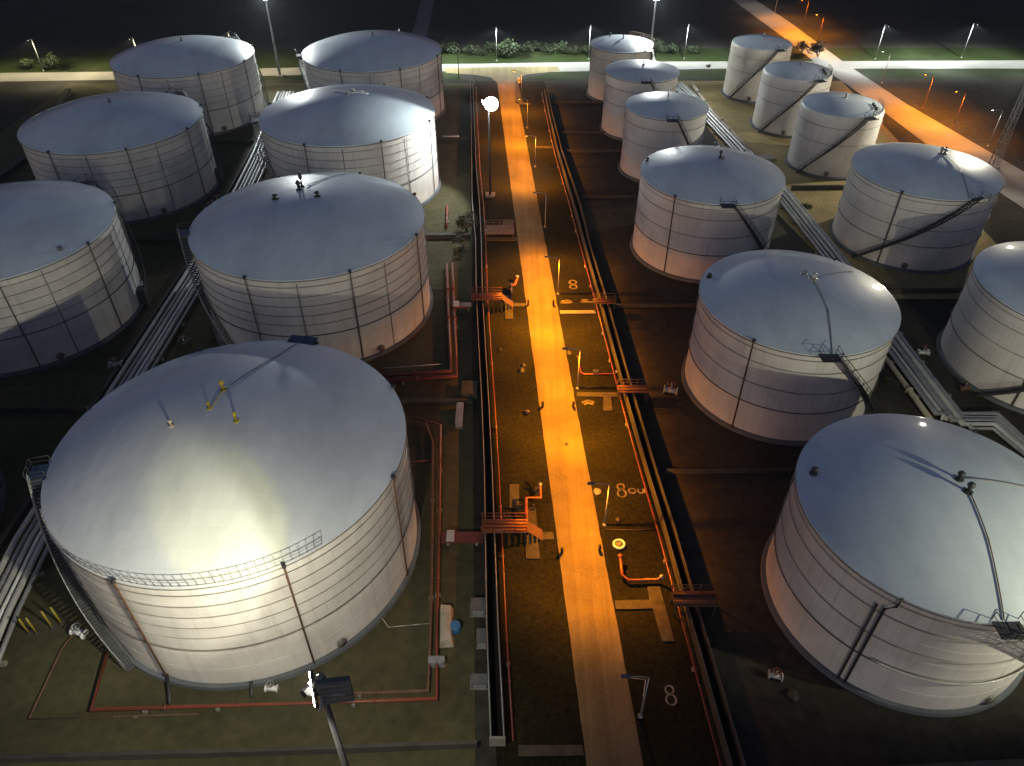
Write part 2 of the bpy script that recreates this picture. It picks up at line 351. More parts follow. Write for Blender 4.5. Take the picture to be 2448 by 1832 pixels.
def vent_part(root, x, y, z, hgt, r, material, cap=True):
    v = MB(); v.lathe([(r * .5, 0), (r * .5, hgt * .7), (r * .62, hgt * .72)], (x, y, z), 12); o = v.build('roof_vent', material, root)
    if cap: MB().lathe([(r * .9, hgt * .66), (r * 1.05, hgt * .78), (r * .8, hgt * .95), (r * .25, hgt * 1.08)], (x, y, z), 14).build('vent_cap', material, o)
    MB().lathe([(r * 1.3, -.12), (r * 1.3, .1), (r * .8, .14)], (x, y, z), 14).build('vent_flange', material, o)
    return o

def tank(key):
    x, y, R, h = TANKS[key]; big = key[0] in 'AB'; small = key in ('C1', 'C2', 'C3', 'D1', 'D2', 'D3')
    n = 128
    root = empty('storage_tank', (x, y, 0), LAB[key], 'storage tank', GRP[key[0]])
    rise = .2 * R if not small else .17 * R
    # shell: courses step in by a few centimetres towards the top
    nc = 6; prof = []
    zb = .45
    for i in range(nc):
        r = R - .018 * i; z0 = zb + (h - zb) * i / nc; z1 = zb + (h - zb) * (i + 1) / nc
        prof += [(r, z0), (r, z1)]
    if small and key[0] == 'D':          # rounded shoulder
        prof = [p for p in prof if p[1] < h - .9] + [(R - .1, h - .85), (R - .14, h - .4), (R - .3, h - .1), (R - .5, h + .02)]
    MB().lathe(prof, n=n, cap0=False, cap1=False).build('shell', M['shell_old'] if key in ('C1', 'D1') else M['shell'], root, autosmooth=25)
    rr = R + .12 if not (small and key[0] == 'D') else R - .38
    def rz(r): return h + rise * (1 - (r / rr) ** 2)
    rp = [(rr, h - .16), (rr, h + .02)] + [(rr * q, rz(rr * q)) for q in (.985, .95, .9, .84, .76, .68, .6, .5, .4, .3, .2, .1, .0)]
    MB().lathe(rp, n=n, cap0=False, cap1=False).build('roof', M['roof_rough'] if key == 'B4' else M['roof'], root, autosmooth=35)
    MB().lathe([(R + .5, -.02), (R + .45, .5), (R - .3, .52)], n=n, smooth=False, cap0=False, cap1=False).build('foundation_ring', M['base'], root, autosmooth=30)
    if not (small and key[0] == 'D'):
        MB().tube([pol(R + .1, a, h - .24) for a in range(0, 360, 3)], .085, 6, closed=True).build('rim_shadow_ring', M['seam'], root)  # added dark ring stands in for the shadow line under the roof lip
    # horizontal rings
    if big:
        zs = [(.40, .08), (.52, .04), (.62, .04), (.72, .04), (.82, .04), (.92, .04)]
        az = [(-107, .1), (-60, .1), (-16, .1), (30, .1), (73, .1), (118, .1), (163, .1)]; thin = [-42, -84, 8] if key != 'B4' else []
    elif not small:
        zs = [(.36, .07), (.58, .045), (.80, .045), (.93, .04)]
        az = [(-130, .11), (50, .11)] if key != 'C6' else [(50, .15)]; thin = []
    else:
        zs = [(.56, .05), (.82, .05)]; az = []; thin = []
    for f, r in zs:
        MB().tube([pol(R + r + .03, a, h * f) for a in range(0, 360, 3)], r, 6, closed=True).build('spray_ring', M['seam' if r > .05 else 'ringgrey'], root)
    for a, r in az:
        o = MB().tube([pol(R + .24, a, .1), pol(R + .24, a, h - .1), pol(R + .1, a, h + .25)], r, 7).build('riser_pipe', M['rust'] if key in ('B4', 'C4', 'C5') else M['seam'], root)
        MB().box(pol(R + .22, a, h + .1), (.4, .34, .4), R_(a)).build('foam_chamber', M['dark'], o)
    for a in thin:
        MB().tube([pol(R + .07, a, .5), pol(R + .07, a, h * .96)], .05, 6).build('drain_pipe', M['seam'], root)
    # manhole at the foot
    ma = -50 if big else (-70 if key[0] == 'C' else -110)
    mw = MB().tube([pol(R - .05, ma, 1.25), pol(R + .28, ma, 1.25)], .42, 14).build('manway', M['steel'], root)
    MB().tube([pol(R + .28, ma, 1.25), pol(R + .36, ma, 1.25)], .55, 14).build('manway_cover', M['seam'], mw)
    # stair and top platform
    st = {'A': (62, 6), 'B': (-163, -121), 'C': (-86, -31), 'D': (-78, -149)}[key[0]]
    if key == 'C1': st = (-40, 20)
    t, rl = stair_mesh(R, h, *st)
    s = t.build('stair', M['dark'] if key[0] != 'B' else M['grating'], root); rl.build('stair_handrail', M['dark'] if key[0] != 'B' else M['steel'], s)
    sg = 1 if st[1] > st[0] else -1
    pa = st[0] - sg * 4.5 * 12 / R
    pf = MB().box(pol(R + .55, pa, h + .05), (1.9, 2.3, .09), R_(pa)).build('platform', M['dark'] if key[0] != 'B' else M['bluedark'], root)
    prm = MB()
    ax = R_(pa); ux = Vector((math.cos(ax), math.sin(ax), 0)); uy = Vector((-math.sin(ax), math.cos(ax), 0)); c0 = Vector(pol(R + .55, pa, h + .1))
    cs = [c0 - ux * .9 + uy * 1.1, c0 + ux * .9 + uy * 1.1, c0 + ux * .9 - uy * 1.1, c0 - ux * .9 - uy * 1.1]
    for i in range(3):
        for k in (1.1, .55): prm.tube([cs[i] + Vector((0, 0, k)), cs[i + 1] + Vector((0, 0, k))], .035, 5)
    for c in cs + [c0 + ux * .9]: prm.tube([c, c + Vector((0, 0, 1.1))], .04, 5)
    prm.build('platform_railing', M['dark'], pf)
    # roof fittings
    def rv(px, py, hgt=1., r=.4, m=None): return vent_part(root, px, py, rz(math.hypot(px, py)) - .03, hgt, r, m or M['dark'])
    def rline(pts, r=.06, m=None):
        P = []
        for (ax_, ay_), (bx_, by_) in zip(pts[:-1], pts[1:]):
            for i in range(9):
                f = i / 8; px, py = ax_ + (bx_ - ax_) * f, ay_ + (by_ - ay_) * f
                P.append((px, py, rz(min(rr, math.hypot(px, py))) + .1))
        MB().tube(P, r, 6).build('roof_pipe', m or M['seam'], root)
    if key == 'B4':
        g = M['yellow']
        rv(-5.0, -1.0, .8, .22, M['tarp']); rv(-1.9, 1.4, .9, .22, g); rv(-1.5, 4.6, 1.2, .3, g); rv(1.4, -.6, 1.2, .22, g)
        rline([(-1.0, 5.2), (2.2, 12.6), (3.2, 17.4)], .06, M['bluedark'])
        rline([(-1.4, 4.4), (-1.7, 1.6)], .05, M['yellow'])
        MB().box(pol(R + .3, 79, h + .15), (1.6, 3.4, .12), R_(79)).build('rear_platform', M['bluedark'], root)
        rail_arc(R + .02, h + .02, -146, -48, 42, 1.1, .026).build('rim_guardrail', M['ringgrey'], root)
    elif key == 'B3':
        rv(-1.7, 3.6, 1.5, .4); rv(-1.6, 5.0, 2.2, .32); rv(-4.7, .6, .7, .45); rv(1.7, 1.0, .8, .42)
        rline([(-.8, 5.2), (1.2, 9.4), (4.4, 17.2)], .06, M['bluedark'])
    elif key == 'C6':
        rv(1.5, .9, 1.0, .36); rv(1.6, -.7, 1.2, .36); rv(-11.0, 3.6, .8, .36)
        rline([(1.8, 1.0), (12.4, .6)], .05); rline([(1.7, -.9), (1.1, -6), (-.2, -12.9)], .06, M['rust'])
        for da in (-132.3, -129.4):
            MB().tube([pol(R + .22, da, .1), pol(R + .22, da, h * .86)] + ([pol(R + .3, da + 3, h * .93), pol(R + .2, da + 3.6, h + .1)] if da > -131 else []), .12, 7).build('riser_pipe', M['dark'], root)
        MB().tube([pol(R + .28, a, h * .38) for a in range(-125, -40, 3)], .1, 6).build('hose_rail', M['pale_pipe'], root)
    elif key == 'C5':
        rv(1.6, .6, .9, .5, M['pale_pipe']); rv(.8, 1.8, .7, .35, M['steel']); rv(-11.0, 4.6, .6, .35)
        rline([(1.6, .4), (1.6, -6), (.4, -12.9)], .06, M['markw']); rline([(1.8, .8), (9.0, 5.0)], .04)
    elif key == 'C4':
        rv(1.2, .8, 1.3, .3); rv(1.6, .2, .8, .3, M['steel']); rv(-10.8, 4.6, .6, .3)
    elif key == 'D4':
        rv(2.4, 1.2, 1.2, .4, M['steel']); rv(3.2, 1.4, .9, .4, M['steel']); rline([(2.6, .8), (3.2, -5), (2.0, -12.3)], .05)
    elif key == 'D5':
        rv(.6, .6, 1., .4, M['steel'])
    elif small:
        rv(.1, -.3, 1.0, .3, M['steel'] if key != 'C3' else M['white'])
        if key == 'C3': MB().tube([(.1, .3, rz(0)), (.1, .3, rz(0) + 2.4)], .16, 8).build('roof_post', M['white'], root)
        if key in ('D2', 'D3'):
            for i in range(3): rv(R * .62, -R * .3 - i * .9, .5, .35, M['dark'])
            rail_arc(R - .5, h, -62, 8, 12).build('rim_guardrail', M['dark'], root)
        if key == 'C1': rv(-3.2, 2.4, 1.0, .3); rail_arc(R + .05, h, -20, 70, 12).build('rim_guardrail', M['rust'], root)
    else:
        rv(.3, .6, .8, .3, M['seam'])
        if key == 'B2':
            rv(1.2, 2.4, .7, .4, M['pale_pipe']); rline([(-3, 3.0), (3.4, 2.6)], .08, M['white']); rline([(-1, 1.6), (4.5, 1.4)], .07, M['white'])
        if key == 'A3': MB().box(pol(R - 1.2, -28, rz(R - 1.2) + .25), (.5, .6, .5), R_(-28)).build('gauge_box', M['seam'], root)
    if key in ('A2', 'A3'):
        MB().box(pol(R + .6, 9, 1.5), (1.2, 1.6, 3.0), R_(9)).build('stair_landing', M['dark'], root)
    return root
for k in TANKS: tank(k)

# ------------------------------------------------------------------ trench walls beside the road corridor
def offset_line(pts, d):
    out = []
    for i, p in enumerate(pts):
        a = Vector(pts[max(0, i - 1)]); b = Vector(pts[min(len(pts) - 1, i + 1)]); t = (b - a).normalized()
        out.append((p[0] + t.y * d, p[1] - t.x * d))
    return out
def ribbon_wall(name, line, w, z0, z1, material, parent=None):
    """continuous wall of width w along a polyline, closed ends"""
    L_, R2 = offset_line(line, -w / 2), offset_line(line, w / 2); vs = []; fs = []
    for (a, b), (c, d) in zip(L_, R2): vs += [(a, b, z0), (a, b, z1), (c, d, z1), (c, d, z0)]
    for i in range(len(line) - 1):
        for k in range(4):
            j = (k + 1) % 4; fs.append((4 * i + k, 4 * i + j, 4 * i + 4 + j, 4 * i + 4 + k))
    e = 4 * (len(line) - 1); fs += [(0, 3, 2, 1), (e, e + 1, e + 2, e + 3)]
    mb = MB(); mb.add(vs, fs); o = mb.build(name, material, parent)
    bm_fix(o); return o
def bm_fix(o):
    import bmesh
    bm = bmesh.new(); bm.from_mesh(o.data); bmesh.ops.recalc_face_normals(bm, faces=bm.faces); bm.to_mesh(o.data); bm.free()
WH = 1.45
def trench(line_a, line_b, label, group, end=False, closers=()):
    r = empty('pipe_trench', (line_a[0][0], line_a[0][1], 0), label, 'concrete trench', group)
    ox, oy = line_a[0]
    A = [(x - ox, y - oy) for x, y in line_a]; B = [(x - ox, y - oy) for x, y in line_b]
    ribbon_wall('trench_wall', A, .22, -.02, WH, M['oldconcrete'], r)
    ribbon_wall('trench_wall', B, .22, -.02, WH, M['oldconcrete'], r)
    n = len(A); vs = [(x, y, .022) for x, y in A] + [(x, y, .022) for x, y in B]
    mb = MB(); mb.add(vs, [(i, i + 1, n + i + 1, n + i) for i in range(n - 1)]); f = mb.build('channel_floor', M['channel_shade'], r)
    bm_fix(f)
    if end:
        ribbon_wall('end_wall', [(A[0][0] - .13, A[0][1] - .14), (B[0][0] + .13, B[0][1] - .16)], .24, -.02, WH - .004, M['concrete'], r)
    # coping angle along both tops
    for ln in (A, B):
        MB().tube([(x, y, WH + .03) for x, y in ln], .045, 6).build('coping_rail', M['steel' if end else 'grating'], r)
    return r
k = (70 - WH) / 70
LW = [(-2.0, 33.1), (-2.7, 45), (-3.6, 68), (-4.4, 82), (-5.4, 97), (-6.2, 110), (-7.0, 128), (-8.4, 146), (-9.2, 163), (-10.9, 200), (-12.0, 222)]
RW = [(-.75, 33.1), (-1.5, 45), (-2.6, 68), (-3.4, 82), (-4.35, 97), (-5.15, 110), (-5.9, 128), (-6.9, 146), (-8.2, 163), (-10.2, 200), (-11.3, 222)]
tL = [(x * k, y * k) for x, y in LW]; tR = [(x * k, y * k) for x, y in RW]
trench(tL, tR, 'long concrete pipe trench left of the orange road, black inside, closed end near the camera', 'pipe trenches along the road', True)
LW2 = [(20.6, 22), (20.0, 31), (19.1, 46), (18.4, 58), (17.6, 68), (16.6, 83), (15.4, 105), (14.1, 126), (12.9, 146), (11.0, 173), (10.1, 193), (9.3, 217)]
RW2 = [(21.8, 22), (21.2, 31), (20.2, 46), (19.5, 58), (18.7, 68), (17.7, 83), (16.5, 105), (15.0, 126), (14.2, 146), (11.9, 173), (10.9, 193), (9.9, 217)]
trench([(x * k, y * k) for x, y in LW2], [(x * k, y * k) for x, y in RW2], 'long concrete pipe trench right of the orange road running out of the bottom edge', 'pipe trenches along the road')

# red fire mains hugging the trenches
def pipeline(name, pts, r, material, label, cat='pipe', flanges=True, group=None, support=True):
    o = MB().tube(pts, r, 10).build(name, material); tag(o, label, cat, group)
    for (a, b) in zip(pts[:-1], pts[1:]):
        a, b = Vector(a), Vector(b); d = (b - a).length; t = (b - a).normalized()
        nseg = int(d // 9)
        for i in range(1, nseg + 1):
            p = a + (b - a) * (i / (nseg + 1))
            if flanges: MB().tube([p - t * .09, p + t * .09], r * 1.55, 10).build('flange', material, o)
            if support and p.z > r + .12: MB().box((p.x + t.x * 2, p.y + t.y * 2, (p.z - r * .9) / 2), (r * 3.4, .35, max(.05, p.z - r * .9)), math.atan2(t.x, -t.y)).build('pipe_support', M['concrete'], o)
    return o
pipeline('fire_main', [(x * 1.0 + .85, y, .45) for x, y in tR[0:]], .10, M['red'], 'thin rust-red fire main along the road side of the left trench')
pipeline('fire_main', [(x * k - .75, y * k, .55) for x, y in LW2], .11, M['red'], 'thin rust-red fire main along the road side of the right trench')

# paired red pipes in the left compound
pipeline('red_pipe', [(-11.9, 118.5, .7), (-9.6, 92.5, .7), (-9.1, 87.2, .7), (-20, 86.0, .7)], .27, M['red'], 'thick red pipe bending left between the two nearest left tanks, tank side of its pair')
pipeline('red_pipe', [(-10.9, 118.5, .7), (-8.7, 92.5, .7), (-8.2, 86.0, .7), (-20, 84.9, .7)], .27, M['red'], 'thick red pipe bending left between the two nearest left tanks, trench side of its pair')
pipeline('red_pipe', [(-13.6, 77, .6), (-9.8, 75.4, .6), (-8.5, 56.0, .6), (-7.9, 44.6, .6), (-7.3, 36.4, .6), (-19.3, 36.0, .6), (-40.2, 35.3, .6), (-41.3, 41.9, .6)], .17, M['orange'], 'long orange pipe running round the right and front of the nearest left tank')
pipeline('red_pipe', [(-11.9, 76, .6), (-10.6, 72.0, .6), (-9.3, 56.0, .6), (-8.5, 44.0, .6), (-8.2, 37.2, .6), (-17.5, 36.9, .6)], .15, M['rust'], 'shorter rusty pipe inside the long orange pipe by the nearest left tank')
pipeline('drain_line', [(-46, 34.6, .2), (-30, 35.1, .2), (-46.2, 34.6, .2)][:2], .07, M['rust'], 'thin rusty line on the ground at the front left corner of the compound')
pipeline('drain_line', [(-46, 34.6, .2), (-46.3, 42, .2), (-45.0, 47, .2)], .08, M['rust'], 'thin rusty line rising from the corner toward the yellow posts', flanges=False)
pipeline('tank_outlet', [(-34.2, 38.9, .8), (-33.4, 37.2, .8), (-32.9, 35.9, .6)], .14, M['dark'], 'dark curved outlet pipe at the foot of the nearest left tank', flanges=False, support=False)
pipeline('tank_outlet', [(-25.6, 38.0, .9), (-25.2, 36.6, .5)], .16, M['dark'], 'short dark stub at the front of the nearest left tank', flanges=False, support=False)
pipeline('red_standpipe', [(-13.4, 142.5, .5), (-12.9, 133.0, .5)], .24, M['red'], 'straight red pipe lying beside the brightly floodlit tank')
pipeline('cross_line', [(-19.4, 53.0, .3), (-13, 44.4, .3), (-8.3, 44.9, .3)], .06, M['markw'], 'thin pale hose from the nearest left tank to the orange pipe', flanges=False, support=False)
pipeline('cross_line', [(-19.5, 88.4, .3), (-10.4, 89.4, .3)], .09, M['pale_pipe'], 'thin pale pipe under the orange-lit left tank wall', flanges=False)
pipeline('cross_line', [(-16.0, 68.2, .35), (-10.4, 68.9, .35)], .14, M['rust'], 'short brown pipe between the nearest left tank and the orange pipe', flanges=False)
pipeline('white_pipe', [(-17.0, 179.0, .9), (-12.9, 179.0, .9)], .18, M['white'], 'short white pipe beside the floodlit tank near the left trench', flanges=False)
pipeline('cross_line', [(-14.0, 110.4, .3), (-11.6, 110.2, .3)], .08, M['dark'], 'thin dark pipe joining the red pair to the tank', flanges=False)

# ------------------------------------------------------------------ bund walls between compounds
def bund(pts, h, label, w=.35, material='oldconcrete'):
    o = ribbon_wall('bund_wall', pts, w, -.02, h, M[material]); tag(o, label, 'bund wall', 'low walls between the tank compounds'); return o
bund([(-8.0, 129.6), (-30, 129.2), (-58, 128.2)], .9, 'low pale wall crossing left of the trench beside the floodlit tank', .9)
bund([(-5.6, 81.0), (-13, 80.6), (-58, 79.6)], .55, 'low wall between the nearest left tank and the one behind it', .7)
bund([(-10.6, 178.6), (-30, 178.2), (-58, 177.4)], .8, 'low wall between the two rearmost tanks of the inner left row')
bund([(-3.2, 32.1), (-22.4, 31.4), (-60, 30.4)], 1.0, 'long low wall across the bottom left corner')
bund([(-60.2, 128), (-100, 126.6)], .8, 'low wall behind the tank cut by the left picture edge')
bund([(-60.2, 79), (-100, 78.2)], .8, 'low wall in front of the tank cut by the left picture edge')
bund([(-60.4, 177), (-102, 175.6)], .8, 'low wall between the two rear tanks of the leftmost row')
bund([(-124.5, 214), (-112.5, 168), (-113.4, 150), (-110, 60)], 1.1, 'long sloping edge wall beyond the leftmost tank row', 1.6)
bund([(-59.6, 30.5), (-59.0, 122), (-61.9, 176), (-64.0, 214)], .75, 'tan kerb wall beside the left pipe bundle', .5)
for yy, xa, xb, t in ((205, 10.6, 44, 'low wall right of the road between the two rearmost small tanks'), (183, 12.4, 46, 'low wall right of the road beside the second small tank'),
                      (171.5, 12.9, 47, 'low wall right of the road beside the small tank with the roof post'), (147, 14.6, 50, 'low wall right of the road behind the pinkish tank'),
                      (105.4, 17.3, 56, 'low wall between the pinkish tank and the reflecting tank'), (67, 19.6, 57, 'low wall between the two nearest right tanks')):
    bund([(xa, yy), (xb, yy + .4)], .6, t, .35, 'bundstone')
bund([(61.5, 109.6), (96, 110.4)], .9, 'low wall between the two mid-size tanks of the rightmost row')
bund([(60.2, 151), (94, 151.6)], 1.0, 'low wall behind the tank in front of the lattice mast')
bund([(20.4, 29.3), (62, 31.4)], .35, 'thin low kerb under the nearest right tank', .5)

# ------------------------------------------------------------------ pipe bundles on sleepers
def bundle(label, lines, sleepers, group='pipe bundles between tank rows'):
    x0, y0, _ = lines[0][0][0]
    r = empty('pipe_bundle', (x0, y0, 0), label, 'pipe bundle', group)
    for pts, rad, m in lines:
        MB().tube([(a - x0, b - y0, c) for a, b, c in pts], rad, 10).build('pipe', M[m], r)
    for a, b in sleepers:
        MB().wall((a[0] - x0, a[1] - y0), (b[0] - x0, b[1] - y0), .45, -.02, .42).build('sleeper', M['concrete'], r)
    return r
ab = []
base_l = [(-52.4, 34), (-54.4, 46), (-55.4, 56), (-55.6, 86), (-55.6, 114), (-56.8, 150), (-58.2, 170), (-60.5, 190), (-62.6, 212)]
for off, rad, m in ((-2.4, .34, 'pale_pipe'), (-1.5, .26, 'steel'), (-.75, .30, 'pale_pipe'), (0, .22, 'white'), (.8, .32, 'pale_pipe'), (1.7, .24, 'steel')):
    ab.append(([(x, y, .44 + rad) for x, y in offset_line(base_l, off)], rad, m))
sl = []
LL, RR = offset_line(base_l, -3.0), offset_line(base_l, 2.3)
for (a, b), (c, d) in zip(zip(LL[:-1], LL[1:]), zip(RR[:-1], RR[1:])):
    nn = max(1, int((b[1] - a[1]) // 7))
    for i in range(nn):
        f = (i + .5) / nn; sl.append(((a[0] + (b[0] - a[0]) * f, a[1] + (b[1] - a[1]) * f), (c[0] + (d[0] - c[0]) * f, c[1] + (d[1] - c[1]) * f)))
bundle('bundle of six parallel pale pipes running between the two left tank rows', ab, sl)
cd = []
base_r = [(47.4, 219), (49.6, 205), (53.0, 180), (54.6, 168), (57.6, 146), (59.4, 120), (60.0, 94), (61.0, 78)]
for i, (off, rad, m) in enumerate(((-1.9, .30, 'steel'), (-1.0, .24, 'pale_pipe'), (-.2, .36, 'steel'), (.8, .36, 'pale_pipe'), (1.7, .26, 'steel'))):
    ln = [(x, y, .44 + rad) for x, y in offset_line(base_r, -off)]
    e = 77.6 - i * .75; xr = 67.6 - i * .5
    ln = ln[:-1] + [(ln[-1][0], e, ln[-1][2]), (xr, e + .05, ln[-1][2]), (xr + 1.6, 69.5, ln[-1][2]), (xr + 3.5, 60, ln[-1][2])]
    cd.append((ln, rad, m))
sl = []
LL, RR = offset_line(base_r, -2.6), offset_line(base_r, 2.6)
for (a, b), (c, d) in zip(zip(LL[:-1], LL[1:]), zip(RR[:-1], RR[1:])):
    nn = max(1, int(abs(b[1] - a[1]) // 6))
    for i in range(nn):
        f = (i + .5) / nn; sl.append(((a[0] + (b[0] - a[0]) * f, a[1] + (b[1] - a[1]) * f), (c[0] + (d[0] - c[0]) * f, c[1] + (d[1] - c[1]) * f)))
bundle('bundle of five grey pipes between the right tank rows, stepping sideways in front', cd, sl)
pipeline('tan_pipe', [(51.5, 219, .7), (52.6, 196, .7), (55.2, 177, .7), (56.9, 166, .7)], .42, M['tarp'], 'thick tan pipe along the far end of the right pipe bundle')
pipeline('tan_pipe', [(56.0, 99, .5), (57.2, 90, .5), (58.0, 76, .5)], .38, M['tarp'], 'thick tan pipe beside the reflecting tank in the right pipe corridor')
def stack_boards(x, y, n, L_, rz, label):
    r = empty('board_stack', (x, y, 0), label, 'board stack', None, rz)
    for i in range(n):
        MB().box((random.uniform(-.15, .15), (i % 3 - 1) * .75, .12 + .2 * (i // 3)), (L_ * random.uniform(.8, 1), .6, .16), random.uniform(-.06, .06)).build('board', M['tarp' if i % 2 else 'steel'], r)
stack_boards(58.6, 137.5, 6, 7, R_(100), 'stack of weathered boards on the sand by the pinkish tank')
stack_boards(57.0, 147.5, 5, 4, R_(150), 'small heap of pale boards at the edge of the lit sand')
stack_boards(59.2, 168.0, 6, 4, R_(5), 'pale valve boards beside the small right tanks')
stack_boards(-58.4, 174, 5, 6, R_(80), 'pale sheet pile beside the left pipe bundle behind the floodlit tank')

# valves: wheel on a stem over a body
def valve(x, y, z, s, material, label, rz=0.):
    r = empty('valve', (x, y, z), label, 'valve', None, rz)
    MB().tube([(-.55 * s, 0, .35 * s), (.55 * s, 0, .35 * s)], .26 * s, 10).build('valve_body', M[material], r)
    MB().tube([(-.62 * s, 0, .35 * s), (-.5 * s, 0, .35 * s)], .4 * s, 12).build('flange', M[material], r)
    MB().tube([(.5 * s, 0, .35 * s), (.62 * s, 0, .35 * s)], .4 * s, 12).build('flange', M[material], r)
    MB().tube([(0, 0, .4 * s), (0, 0, 1.15 * s)], .09 * s, 8).build('stem', M['steel'], r)
    MB().tube([(.34 * s * math.cos(q), .34 * s * math.sin(q), 1.12 * s) for q in [i * math.pi / 8 for i in range(16)]], .045 * s, 6, closed=True).box((0, 0, 1.12 * s), (.66 * s, .05, .04)).box((0, 0, 1.121 * s), (.05, .66 * s, .04)).build('hand_wheel', M['red' if material != 'white' else 'steel'], r)
for i, (x, y, s, m, t) in enumerate((
    (-60.9, 143.2, 2.0, 'steel', 'grey valve cluster end by the left pipe bundle, rearmost'), (-61.6, 140.6, 1.8, 'steel', 'grey valve at the foot of the shadowed leftmost tank'),
    (-58.6, 166.8, 1.6, 'white', 'pale valve behind the floodlit tank on the pipe bundle'), (-56.6, 163.6, 1.6, 'steel', 'grey valve between floodlit tank and pipe bundle'),
    (-45.2, 43.7, 1.3, 'white', 'white valve on the ground left of the nearest left tank'), (-59.9, 89, 1.5, 'steel', 'grey valve at the foot of the tank cut by the left edge'),
    (-49.6, 88.2, 1.6, 'dark', 'dark valve in the gap between the two nearest left tanks'), (-51.4, 94.5, 1.5, 'dark', 'dark valve beside the bundle behind the nearest left tank'),
    (48.4, 172.6, 1.6, 'white', 'white valve at the foot of the small tank with the roof post'), (49.4, 169.4, 1.6, 'pale_pipe', 'pale valve at the pipe bundle near the small tank'),
    (63.6, 92.2, 1.3, 'pale_pipe', 'small pale valve beside the right pipe bundle'), (66.0, 83.6, 1.1, 'rust', 'rusty valve at the foot of the rightmost cut tank'),
    (60.4, 77.0, 1.2, 'white', 'small white valve where the right bundle bends'), (-23.6, 37.6, 1.0, 'white', 'pale valve at the front foot of the nearest left tank'),
    (26.2, 38.9, 1.1, 'pale_pipe', 'pale valve in shadow at the lower left of the nearest right tank'), (23.0, 82.9, 1.6, 'steel', 'grey valve right of the right trench by the reflecting tank'))):
    valve(x, y, 0, s, m, t, random.uniform(-.4, .4))

# yellow stanchions left of the nearest tank
for i, (x, y, hh, t) in enumerate(((-50.7, 43.9, 2.6, 'yellow post beside the left pipes, leftmost of four'), (-49.9, 43.9, 2.7, 'yellow post second from the left pipes'),
                                   (-48.5, 44.5, 3.0, 'tall yellow post third from the left pipes'), (-47.8, 45.0, 3.0, 'yellow post nearest the big left tank'))):
    r = empty('yellow_post', (x, y, 0), t, 'post', 'yellow posts beside the left pipes')
    MB().tube([(0, 0, 0), (0, 0, hh)], .1, 10).build('post', M['yellow'], r)
    MB().lathe([(.3, 0), (.3, .06), (.14, .08)], n=10).build('foot_plate', M['dark'], r)

# ------------------------------------------------------------------ crossover bridges over the trenches
def crossover(x, y, L_, W_, z, label, m='red', bars=4, stairs=True, rz=0.):
    r = empty('crossover_bridge', (x, y, 0), label, 'footbridge', 'bridges over the trenches', rz)
    MB().box((0, 0, z), (L_, W_, .1)).build('deck', M['rust'], r)
    for s in (-1, 1):
        b = MB()
        for kz in (.55, 1.1): b.tube([(-L_ / 2, s * W_ / 2, z + kz), (L_ / 2, s * W_ / 2, z + kz)], .05, 6)
        nn = max(2, int(L_ / 1.3))
        for i in range(nn + 1): b.tube([(-L_ / 2 + L_ * i / nn, s * W_ / 2, z), (-L_ / 2 + L_ * i / nn, s * W_ / 2, z + 1.1)], .05, 6)
        b.build('handrail', M[m], r)
        for i in (-1, 1): MB().box((i * L_ * .46, s * W_ * .42, (z - .06) / 2), (.14, .14, z - .05)).build('leg', M['dark'], r)
    for i in range(bars):
        yy = -W_ / 2 + W_ * (i + .5) / bars
        MB().tube([(-L_ / 2, yy, z + .16), (L_ / 2, yy, z + .16)], .1, 8).build('carried_pipe', M['orange' if m != 'pale_pipe' else 'steel'], r)
    if stairs:
        st = MB()
        for i in range(7): st.box((L_ / 2 + .15 + i * .27, 0, z - .24 * (i + .5)), (.26, W_ * .8, .05))
        st.build('steps', M['rust'], r)
crossover(-.9, 56.6, 5.2, 2.0, 2.0, 'orange railed footbridge over the left trench by the nearest tank', 'orange', 4)
crossover(-4.2, 105.6, 5.0, 2.1, 2.0, 'red footbridge over the left trench by the double red pipe', 'red', 3)
crossover(17.2, 81.6, 4.2, 1.6, 1.9, 'rusty footbridge over the right trench beside the reflecting tank', 'rust', 2, False)
crossover(15.4, 104.3, 3.4, 1.4, 1.9, 'rusty footbridge over the right trench at the yellow kerb bar', 'rust', 2, False)
crossover(19.4, 46.8, 4.6, 1.9, 1.9, 'dark red footbridge over the right trench by the nearest right tank', 'rust', 2, False)
crossover(-2.3, 130.6, 5.4, 3.6, 1.2, 'brown railed platform left of the grey stretch of road', 'rust', 0, False)
# red duct legs continuing into the left compound
def duct(x0, x1, y, w, z, label):
    r = empty('pipe_duct', (x0, y, 0), label, 'pipe duct')
    MB().box(((x1 - x0) / 2, 0, z), (x1 - x0, w, .35)).build('duct', M['red'], r)
    for f in (.15, .85): MB().box(((x1 - x0) * f, 0, (z - .18) / 2), (.3, w * .7, z - .19)).build('leg', M['concrete'], r)
    MB().box(((x1 - x0) * .22, 0, z + .32), (.9, w * 1.05, .28)).build('valve_box', M['pale_pipe'], r)
duct(-10.0, -6.8, 104.6, 1.3, .9, 'dark red duct with a pale box joining the double red pipe to the trench')
duct(-8.2, -3.4, 55.8, 1.4, .9, 'dark red duct with a brown box behind the orange footbridge')

